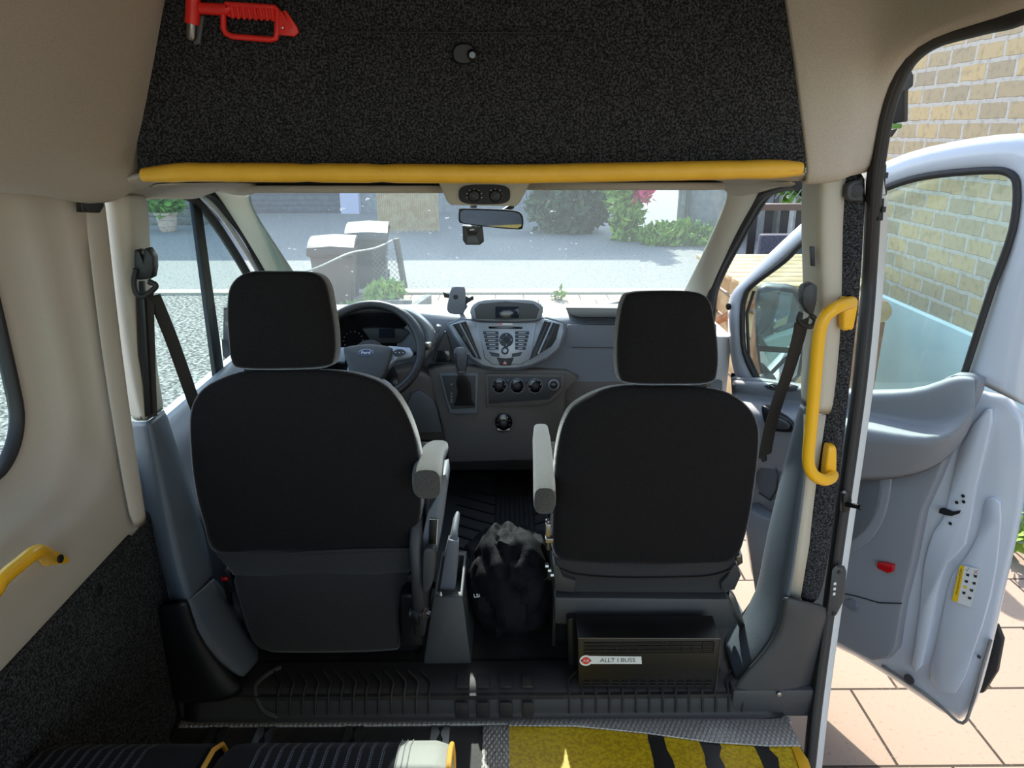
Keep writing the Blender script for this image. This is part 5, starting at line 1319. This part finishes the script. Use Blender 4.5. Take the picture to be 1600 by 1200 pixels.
for a in range(4):
    disc('arrow_button', CS(791 + 8.2 * math.cos(a * math.pi / 2), 531 + 8 * math.sin(a * math.pi / 2), .0165), CN, .0028, .001, M['inkwhite'], k, 3, 0)
k = disc('volume_knob', CS(789, 548, .010), CN, .0135, .012, M['black'], da, 28, .002); disc('knob_ring', CS(789, 548, .021), CN, .009, .002, M['silver'], k)
for pts in (((764, 550), (780, 553), (780, 558), (768, 556)), ((800, 553), (816, 550), (813, 556), (800, 558))):
    puff('side_button', [CS(x, y, .012) for x, y in pts], CN * -.010, .0012, M['button'], da)
hz = puff('hazard_button', [CS(x, y, .012) for x, y in ((776, 559), (790, 560.5), (803, 559), (798, 571), (782, 571))], CN * -.010, .002, M['black'], da)
mk('red_triangle', [CS(x, y, .0126) for x, y in ((789, 564), (792.5, 569), (785.5, 569))], [[0, 1, 2]], M['redlens'], hz, False)
# display cowl
dc = [(735, 482), (746, 471), (768, 467), (812, 467), (836, 470), (849, 480), (846, 494), (838, 501), (790, 503), (746, 501), (736, 494)]
puff('display_cowl', [CS(x, y, .02) for x, y in dc], V((0, .20, -.055)), .012, M['dashtop'], da, sm=2)
dr_ = puff('display_recess', [CS(x, y, .0225) for x, y in ((741, 483), (749, 475), (790, 471), (834, 475), (843, 483), (838, 498), (790, 500), (744, 498))], V((0, .01, 0)), .003, M['darkgrey'], da)
prism('display', [CS(x, y, .025) for x, y in ((774, 479), (811, 479), (811, 497), (774, 497))], (0, .002, 0), M['screen'], dr_, .0005)
# climate panel
def LP(px, py, off=0): return QP(px, py, (0, 2.60 - off, .52), (0, -1, .12))
LN = V((0, -1, .12)).normalized()
puff('lower_console', [LP(x, y, -.006) for x, y in ((668, 578), (700, 572), (885, 580), (905, 590), (885, 612), (882, 668), (874, 720), (700, 724), (690, 668))], V((0, .14, 0)), .015, M['dashlow'], da)
puff('climate_frame', [LP(x, y, .006) for x, y in ((758, 584), (882, 585), (882, 608), (862, 628), (846, 634), (760, 636))], LN * -.012, .004, M['dashlow'], da)
cp = puff('climate_panel', [LP(x, y, .0075) for x, y in ((762, 588), (877, 589), (877, 606), (858, 624), (764, 631))], LN * -.012, .003, M['darkgrey'], da)
for i, x in enumerate((780, 808, 836)):
    k = disc('climate_dial', LP(x, 603, .008), LN, .0265, .004, M['glossblack'], cp, 36, .001)
    tube('dial_ring', [LP(x + 11.2 * math.cos(a * math.pi / 12), 603 + 11.2 * math.sin(a * math.pi / 12), .012) for a in range(25)], .0011, M['silver'], k, 6)
    disc('dial_knob', LP(x, 603, .012), LN, .015, .010, M['black'], k, 28, .002, .013)
    a = R((-60, -20, 30)[i]); d_ = V((math.cos(a), 0, -math.sin(a)))
    c_ = LP(x, 603, .024); mk('pointer', *boxverts(c_, (.024, .006, .006), (0, a, 0)), M['darkgrey'], k, True, .001)
    for m_ in range(6):
        th = R(-210 + m_ * 48); p = LP(x + 9.0 * math.cos(th), 603 + 9.0 * math.sin(th), .0125)
        disc('dial_mark', p, LN, .0014, .0004, M['inkwhite'] if i != 1 else (M['blue'] if m_ < 2 else (M['redlens'] if m_ > 3 else M['inkwhite'])), k, 8, 0)
for x in (794, 822): puff('small_button', [LP(a, b, .011) for a, b in ((x - 4, 592), (x + 4, 592), (x + 3, 598), (x, 600), (x - 3, 598))], LN * -.006, .001, M['button'], cp)
k = disc('power_socket', LP(865, 601, .008), LN, .021, .006, M['silver'], cp, 32, .002); disc('socket_cap', LP(865, 601, .014), LN, .016, .003, M['black'], k); text('socket_text', '12V', .009, LP(865, 601, .0175), (1, 0, 0), LN.cross(V((1, 0, 0))) * 1, M['inkwhite'], k, .0002)
# lower round gadget
k = disc('aux_dial', LP(787, 659, .004), LN, .033, .008, M['glossblack'], da, 36, .002)
disc('dial_knob', LP(787, 661, .012), LN, .014, .012, M['black'], k)
for m_ in range(7):
    th = R(-200 + m_ * 37); disc('dial_mark', LP(787 + 10 * math.cos(th), 660 + 10 * math.sin(th), .0125), LN, .0013, .0004, M['inkwhite'], k, 8, 0)
puff('bracket', [LP(x, y, .012) for x, y in ((777, 669), (797, 669), (796, 675), (778, 675))], LN * -.01, .001, M['steel'], k)
# gear selector
gf = puff('gear_frame', [LP(x, y, .008) for x, y in ((686, 583), (747, 583), (746, 646), (703, 647), (697, 630))], LN * -.014, .005, M['dash'], da)
puff('gear_gate', [LP(x, y, .010) for x, y in ((690, 587), (743, 587), (742, 638), (706, 639), (700, 625))], LN * -.012, .002, M['darkgrey'], gf)
for s_, y in (('P', 601), ('R', 615), ('N', 619.5), ('D', 624), ('M', 628)):
    text('gear_letter', s_, .0095, LP(705.5, y, .0108), (1, 0, 0), (0, .1, 1), M['inkwhite'], gf, .0002)
bt_ = []
for x, y, o, w, h in ((726, 634, .006, .042, .010), (725, 626, .02, .030, .014), (726, 612, .035, .024, .018), (724, 600, .055, .026, .018), (722, 592, .07, .018, .016), (722, 586, .075, .014, .012)):
    bt_.append(ring(LP(x, y, o), (1, 0, 0), (0, -.9, .3), w, h, 18, 2.2))
loft('gear_boot', bt_, M['rubber'], gf)
kn = loft('gear_knob', [ring(LP(x, y, o), (1, 0, 0), (0, -.8, .5), w, h, 18, 2.6) for x, y, o, w, h in ((722, 588, .074, .014, .014), (721, 580, .08, .018, .020), (721, 565, .095, .0235, .024), (720, 552, .105, .0255, .026), (720, 546, .105, .022, .022), (720, 543, .105, .010, .010))], M['dash'], gf)
tube('chrome_trim', [LP(712, 552, .128), LP(713, 570, .118), LP(717, 581, .105), (LP(726, 581, .105)), LP(730, 570, .118), LP(731, 552, .128)], .0022, M['chrome'], kn, 8)
# little triangular tray + switch strip left of stack
puff('side_tray', [FP(x, y, .01) for x, y in ((694, 518), (697, 518), (712, 566), (708, 570), (680, 569), (676, 563))], (0, .02, 0), .004, M['darkgrey'], da)
prism('tray_display', [FP(x, y, .012) for x, y in ((684, 548), (703, 548), (706, 566), (681, 566))], (0, .001, 0), M['screen'], da, .001)
# instrument hood
IY = 2.60
hc = [(508, 540), (512, 505), (530, 485), (560, 476), (600, 474), (635, 480), (660, 494), (678, 512), (684, 530), (672, 556), (655, 575)]
hi_ = [(516, 540), (519, 510), (534, 494), (562, 487), (600, 486), (630, 491), (650, 503), (662, 517), (665, 532), (658, 552), (648, 566)]
rows = [cr([Q(x, y, 2.84) for x, y in hc], 3), cr([Q(x, y, 2.64) for x, y in hc], 3), cr([Q((a[0] + b[0]) / 2, (a[1] + b[1]) / 2, IY) for a, b in zip(hc, hi_)], 3), cr([Q(x, y, 2.62) for x, y in hi_], 3), cr([Q(x, y + 2, 2.74) for x, y in hi_], 3)]
sheet('instrument_hood', rows, M['dashtop'], da, False, 1, .004)
ic = prism('instrument_panel', [Q(x, y, 2.735) for x, y in ((500, 600), (500, 505), (520, 488), (560, 482), (640, 484), (672, 510), (680, 545), (665, 600))], (0, .01, 0), M['glossblack'], da, 0)
puff('cluster_bridge', [Q(x, y, 2.72) for x, y in ((566, 514), (580, 512), (630, 514), (640, 520), (624, 536), (582, 536))], (0, .02, 0), .003, M['darkgrey'], ic)
prism('display', [Q(x, y, 2.715) for x, y in ((592, 514), (616, 514), (616, 528), (592, 528))], (0, .002, 0), M['screen'], ic, 0)
for cx_ in (552, 655):
    for a in range(10):
        th = R(150 + a * 26); disc('gauge_mark', Q(cx_ + 15 * math.cos(th), 532 + 14 * math.sin(th), 2.728), (0, -1, 0), .0018, .001, M['inkwhite'], ic, 8, 0)
for r_ in range(4):
    y = 509 + r_ * 10; x = 682 - r_ * 3.4
    puff('switch_button', [Q(a, b, 2.635) for a, b in ((x, y), (x + 7, y + 2), (x + 4, y + 10), (x - 3, y + 8))], (0, .03, 0), .0015, M['dash'], da)
# steering column, knee panel
puff('knee_panel', [Q(x, y, 2.62) for x, y in ((520, 600), (640, 575), (680, 590), (695, 640), (702, 690), (640, 690), (520, 690))], (0, .1, .0), .02, M['dashlow'], da)
puff('knee_pad', [Q(x, y, 2.60) for x, y in ((642, 616), (655, 611), (676, 624), (684, 645), (692, 676), (630, 678), (634, 640))], (0, .03, .0), .006, M['doordark'], da)
puff('passenger_knee_panel', [FP(x, y, -.03) for x, y in ((895, 622), (930, 605), (990, 598), (1130, 598), (1130, 680), (890, 680))], (0, .05, 0), .015, M['doordark'], da)
box('footwell', (-.05, 2.93, .28), (1.7, .06, .40), M['black'], da)

# ---- steering wheel
TL = R(42)
WC = Q(575, 549, 2.43); WN = V((0, -math.cos(TL), math.sin(TL))); WU = V((1, 0, 0)); WV = WU.cross(WN) * -1
if WV.z < 0: WV = -WV
def WP(px, py, off=0): return QP(px, py, WC + WN * off, WN)
sw = thing('steering_wheel', 'black leather steering wheel with silver spokes and blue oval badge', 'steering wheel', WC)
n = 64; vs = []; fs = []; m_ = 12; RR = .182
for i in range(n):
    th = 2 * math.pi * i / n; c_ = WC + WU * (RR * math.cos(th)) + WV * (RR * math.sin(th)); rd = (c_ - WC).normalized()
    for j in range(m_):
        ph = 2 * math.pi * j / m_; rr_ = .0155 + (.002 if 0.2 < (th % math.pi) < .9 else 0)
        vs.append(c_ + rd * math.cos(ph) * rr_ + WN * math.sin(ph) * rr_)
for i in range(n):
    for j in range(m_):
        fs.append([i * m_ + j, i * m_ + (j + 1) % m_, ((i + 1) % n) * m_ + (j + 1) % m_, ((i + 1) % n) * m_ + j])
mk('rim', vs, fs, M['leather'], sw)
for pts in ([(508, 544), (540, 542), (544, 556), (538, 566), (512, 562)], [(607, 540), (640, 543), (646, 552), (642, 559), (620, 562), (606, 575), (598, 592), (592, 601), (586, 596), (600, 570)], [(590, 596), (598, 590), (612, 600), (604, 612)], [(544, 570), (550, 580), (552, 602), (546, 606), (538, 590)]):
    puff('spoke', [WP(x, y, .012) for x, y in pts], WN * -.018, .004, M['silver'], sw)
hubp = puff('airbag_cover', [WP(x, y, .034) for x, y in ((536, 546), (542, 540), (575, 536), (608, 540), (612, 548), (604, 574), (592, 594), (574, 599), (556, 594), (544, 574))], WN * -.05, .012, M['darkgrey'], sw, .004, sm=2)
bd = ring(WP(571.5, 551, .0395), WU, WV, .0235, .0115, 32)
mk('badge_rim', ring(WP(571.5, 551, .040), WU, WV, .0248, .0128, 32) + ring(WP(571.5, 551, .0365), WU, WV, .0255, .0135, 32), [list(range(32)), list(range(63, 31, -1))] + [[i, (i + 1) % 32, 32 + (i + 1) % 32, 32 + i] for i in range(32)], M['silver'], hubp, True)
mk('badge', ring(WP(571.5, 551, .0408), WU, WV, .0232, .0112, 32) + ring(WP(571.5, 551, .0395), WU, WV, .0232, .0112, 32), [list(range(32)), list(range(63, 31, -1))] + [[i, (i + 1) % 32, 32 + (i + 1) % 32, 32 + i] for i in range(32)], M['blue'], hubp, True)
tx = text('badge_text', 'Ford', .0165, WP(571.5, 551, .0413), WU, WV, M['label'], hubp, .0003)
for x, y in ((522, 551), (624, 551)):
    k = mk('switch_pad', ring(WP(x, y, .017), WU, WV, .021, .013, 24) + ring(WP(x, y, .008), WU, WV, .022, .014, 24), [list(range(24)), list(range(47, 23, -1))] + [[i, (i + 1) % 24, 24 + (i + 1) % 24, 24 + i] for i in range(24)], M['black'], sw, True)
    for dx in (-6, 0, 6): disc('switch_mark', WP(x + dx, y, .0175), WN, .002, .0006, M['inkwhite'], k, 8, 0)
tube('column', [WC - WN * .02, WC - WN * .30], [.055, .075], M['black'], sw, 20)
k = disc('ignition_lock', Q(618, 597, 2.46), (0, -1, .3), .016, .012, M['darkgrey'], sw); disc('key_slot', Q(618, 597, 2.449), (0, -1, .3), .009, .002, M['silver'], k)
tube('stalk', [Q(630, 560, 2.52), Q(655, 548, 2.50), Q(668, 541, 2.49)], [.008, .009, .012], M['black'], sw, 10)
puff('stalk_end', Qs([(662, 537), (673, 536), (675, 544), (666, 547)], 2.485), (0, .02, 0), .003, M['steel'], sw)

# ---- phone holder
t = thing('phone_holder', 'dark grey phone holder clamped on the dashboard top beside the display', 'phone holder', Q(715, 490, 2.72))
puff('back_plate', [Q(x, y, 2.70) for x, y in ((706, 450), (722, 449), (727, 455), (727, 482), (722, 492), (704, 491), (698, 484), (701, 468))], (0, .018, .004), .006, M['dash'], t, sm=2)
disc('pad', Q(712, 464, 2.699), (0, -1, 0), .009, .002, M['rubber'], t)
puff('left_arm', [Q(x, y, 2.71) for x, y in ((692, 456), (696, 458), (704, 460), (704, 466), (694, 465))], (0, .02, 0), .003, M['black'], t)
puff('right_clamp', [Q(x, y, 2.71) for x, y in ((727, 463), (733, 465), (739, 463), (740, 468), (730, 474), (727, 480))], (0, .02, 0), .003, M['black'], t)
tube('stem', [Q(727, 478, 2.73), Q(718, 492, 2.76), Q(712, 500, 2.76)], .009, M['black'], t, 10)

# ---- wiper
t = thing('windscreen_wiper', 'black wiper arm resting outside at the base of the windscreen', 'wiper', Q(960, 478, 3.16))
tube('arm', [Q(925, 482, 3.20), Q(975, 471, 3.19), Q(1010, 463, 3.17)], .009, M['black'], t, 8)
tube('blade', [Q(905, 480, 3.17), Q(1000, 473, 3.16), Q(1060, 470, 3.15)], .006, M['rubber'], t, 8)

# ---- header fittings
oc = thing('overhead_console', 'beige overhead console with black oval panel and two rotary knobs', 'console', Q(756, 300, 1.88))
puff('housing', Qs([(684, 284), (829, 284), (822, 300), (812, 318), (806, 323), (704, 321), (698, 315)], 1.86), (0, .12, .02), .008, M['pillar'], oc)
M['matteblack'] = mat('matte_black', C(22, 23, 28), .6)
op = ring(Q(757, 304, 1.853), (1, 0, 0), (0, .1, 1), .063, .0235, 36, 3.4)
pn = loft('oval_panel', [[p + V((0, .006, 0)) for p in op], op], M['matteblack'], oc)
for i, x in enumerate((741, 774)):
    k = disc('rotary_knob', Q(x, 306, 1.852), (0, -1, 0), .0155, .009, M['black'], pn, 28, .002, .013)
    mk('knob_grip', *boxverts(Q(x, 306, 1.840), (.024, .006, .006), (0, R(35 if i == 0 else -30), 0)), M['darkgrey'], k, True, .001)
    for m_ in range(7):
        th = R(-195 + m_ * 35); disc('knob_mark', Q(x + 12.0 * math.cos(th), 306 + 10.5 * math.sin(th), 1.852), (0, -1, 0), .0014, .0006, (M['blue'] if m_ < 2 else M['redlens'] if m_ > 4 else M['inkwhite']) if i else M['inkwhite'], k, 8, 0)
for x0, x1, lb, py in ((370, 690, 'driver side beige sun visor folded up under the roof edge', 299), (824, 1132, 'passenger side beige sun visor folded up under the roof edge', 294)):
    t = thing('sun_visor', lb, 'sun visor', Q((x0 + x1) / 2, py, 1.97))
    a, b = Q(x0, py, 1.93), Q(x1, py, 1.93)
    puff('flap', [V((a.x, 1.93, a.z - .004)), V((b.x, 1.93, b.z - .004)), V((b.x, 2.08, b.z + .004 - .02)), V((a.x, 2.08, a.z + .004 - .02))], (0, 0, .018), .006, M['cloth'], t)
    tube('hinge_rod', [V((a.x, 1.96, a.z + .012)), V((b.x, 1.96, b.z + .012))], .004, M['black'], t, 8)

t = thing('rear_view_mirror', 'black framed rear view mirror hanging below the overhead console', 'mirror', Q(767, 342, 2.0))
mo = [(716, 340), (717, 329), (723, 326), (770, 327), (802, 329), (814, 333), (818, 343), (817, 355), (811, 359), (770, 356), (724, 350), (717, 346)]
def MM(px, py, off=0): return QP(px, py, (0, 2.0 - off, 1.29), (.10, -1, -.16))
puff('housing', [MM(x, y) for x, y in mo], (0, .022, 0), .006, M['black'], t, sm=2)
prism('glass', [MM(767 + (x - 767) * .95, 342.5 + (y - 342.5) * .86, .0012) for x, y in mo], (0, .002, 0), M['mirror'], t, 0)
tube('stem', [MM(780, 335, -.02), Q(800, 322, 2.06)], .008, M['black'], t, 10)
t = thing('dash_camera', 'small grey dash camera on the windscreen just below the rear view mirror', 'camera', Q(739, 368, 2.12))
puff('body', Qs([(722, 353), (754, 353), (756, 378), (750, 383), (728, 383), (723, 376)], 2.10), (0, .035, .0), .006, M['darkgrey'], t)
prism('grille', Qs([(731, 369), (745, 369), (750, 381), (728, 381)], 2.098), (0, .002, 0), M['doordark'], t, .001)
prism('top_plate', Qs([(726, 354), (751, 354), (745, 367), (732, 367)], 2.098), (0, .002, 0), M['black'], t, .001)
mk('logo', [Q(x, y, 2.0965) for x, y in ((734, 358.5), (741, 357.5), (741, 359.5), (734, 360.5))], [[0, 1, 2, 3]], M['inkwhite'], t, False)
tube('mount', [Q(740, 356, 2.13), V((Q(740, 350, 2.15).x, 2.17, 1.30))], .010, M['black'], t, 8)

# ================================================================== REAR BENCH at the bottom of the frame
def stripemat(name, x0, x1):
    m = mat(name, C(24, 24, 27), .9, sheen=.05, bump=.2, bscale=600, spec=.15)
    nt = m.node_tree; b = nt.nodes['Principled BSDF']
    tc = nt.nodes.new('ShaderNodeTexCoord'); sp = nt.nodes.new('ShaderNodeSeparateXYZ'); nt.links.new(tc.outputs['Object'], sp.inputs[0])
    def mt(op, a, b_):
        n = nt.nodes.new('ShaderNodeMath'); n.operation = op
        for i, v in enumerate((a, b_)):
            if isinstance(v, (int, float)): n.inputs[i].default_value = v
            else: nt.links.new(v, n.inputs[i])
        return n.outputs[0]
    fr = mt('FRACT', mt('MULTIPLY', mt('ADD', sp.outputs['X'], 5.0), 50.0), 0)
    line = mt('MULTIPLY', mt('LESS_THAN', fr, .14), 1.0)
    dash = mt('LESS_THAN', mt('FRACT', mt('MULTIPLY', sp.outputs['Y'], 260.0), 0), .6)
    dash = mt('LESS_THAN', mt('FRACT', mt('MULTIPLY', mt('ADD', sp.outputs['Y'], sp.outputs['Z']), 260.0), 0), .6)
    line2 = mt('LESS_THAN', mt('ABSOLUTE', mt('SUBTRACT', fr, .24), 0), .04)
    zone = mt('MULTIPLY', mt('GREATER_THAN', sp.outputs['X'], x0), mt('LESS_THAN', sp.outputs['X'], x1))
    f = mt('MULTIPLY', mt('MULTIPLY', mt('MAXIMUM', line, line2), dash), zone)
    mx = nt.nodes.new('ShaderNodeMixRGB'); mx.inputs[1].default_value = C(24, 24, 27); mx.inputs[2].default_value = C(110, 116, 130)
    nt.links.new(f, mx.inputs[0]); nt.links.new(mx.outputs[0], b.inputs['Base Color'])
    return m
M['stripeL'] = stripemat('striped_fabric_left', -.90, -.62)
M['stripeR'] = stripemat('striped_fabric_right', -.45, -.205)
def benchseat(x0, x1, label, m, endpanel):
    t = thing('bench_cushion', label, 'seat', ((x0 + x1) / 2, .75, FZ))
    def prof(x, sc=1.0):
        pts = []
        for y, z in ((.40, .34), (.38, .44), (.42, .475), (.6, .478), (.8, .474), (.93, .470), (.99, .462), (1.025, .44), (1.04, .40), (1.035, .35), (1.0, .32), (.7, .315)):
            pts.append(V((x, .735 + (y - .7) * sc, .405 + (z - .40) * sc)))
        return pts
    xe = x1 - (.095 if endpanel else 0)
    rings = [prof(x0 + .0, .93), prof(x0 + .012, .99), prof(x0 + .03)] + [prof(x0 + .03 + (xe - x0 - .03) * k / 6) for k in range(1, 7)]
    if not endpanel: rings += [prof(x1 - .012, 1.0), prof(x1, .95)]
    loft('cushion', rings, m, t)
    if endpanel:
        e = loft('side_panel', [prof(xe, 1.002), prof(xe + .004, 1.01), prof(x1 - .03, 1.01), prof(x1 - .008, .985), prof(x1, .95)], M['grey_vinyl'], t)
        for q in (xe + .002, xe + .012, xe + .022): tube('stitching', prof(q, 1.014)[1:10], .0012, M['doorgrey'], e, 6)
        tube('piping', prof(x1 - .002, .985)[1:10], .005, M['orange'], t, 8)
    else:
        tube('piping', prof(x1 + .002, .995)[1:10], .0045, M['orange'], t, 8)
    box('seat_frame', ((x0 + x1) / 2, .72, .28), (x1 - x0 - .04, .5, .05), M['black'], t)
    for lx in (x0 + .06, x1 - .06):
        box('leg', (lx, .95, (.26 + FZ) / 2 + .006), (.03, .04, .26 - FZ), M['black'], t)
        box('leg', (lx, .5, (.26 + FZ) / 2 + .006), (.03, .04, .26 - FZ), M['black'], t)
benchseat(-.835, -.520, 'dark bench seat cushion beside the left wall with faint pinstripes', M['stripeL'], False)
benchseat(-.505, -.098, 'dark striped bench seat cushion with light grey end panel and yellow piping', M['stripeR'], True)
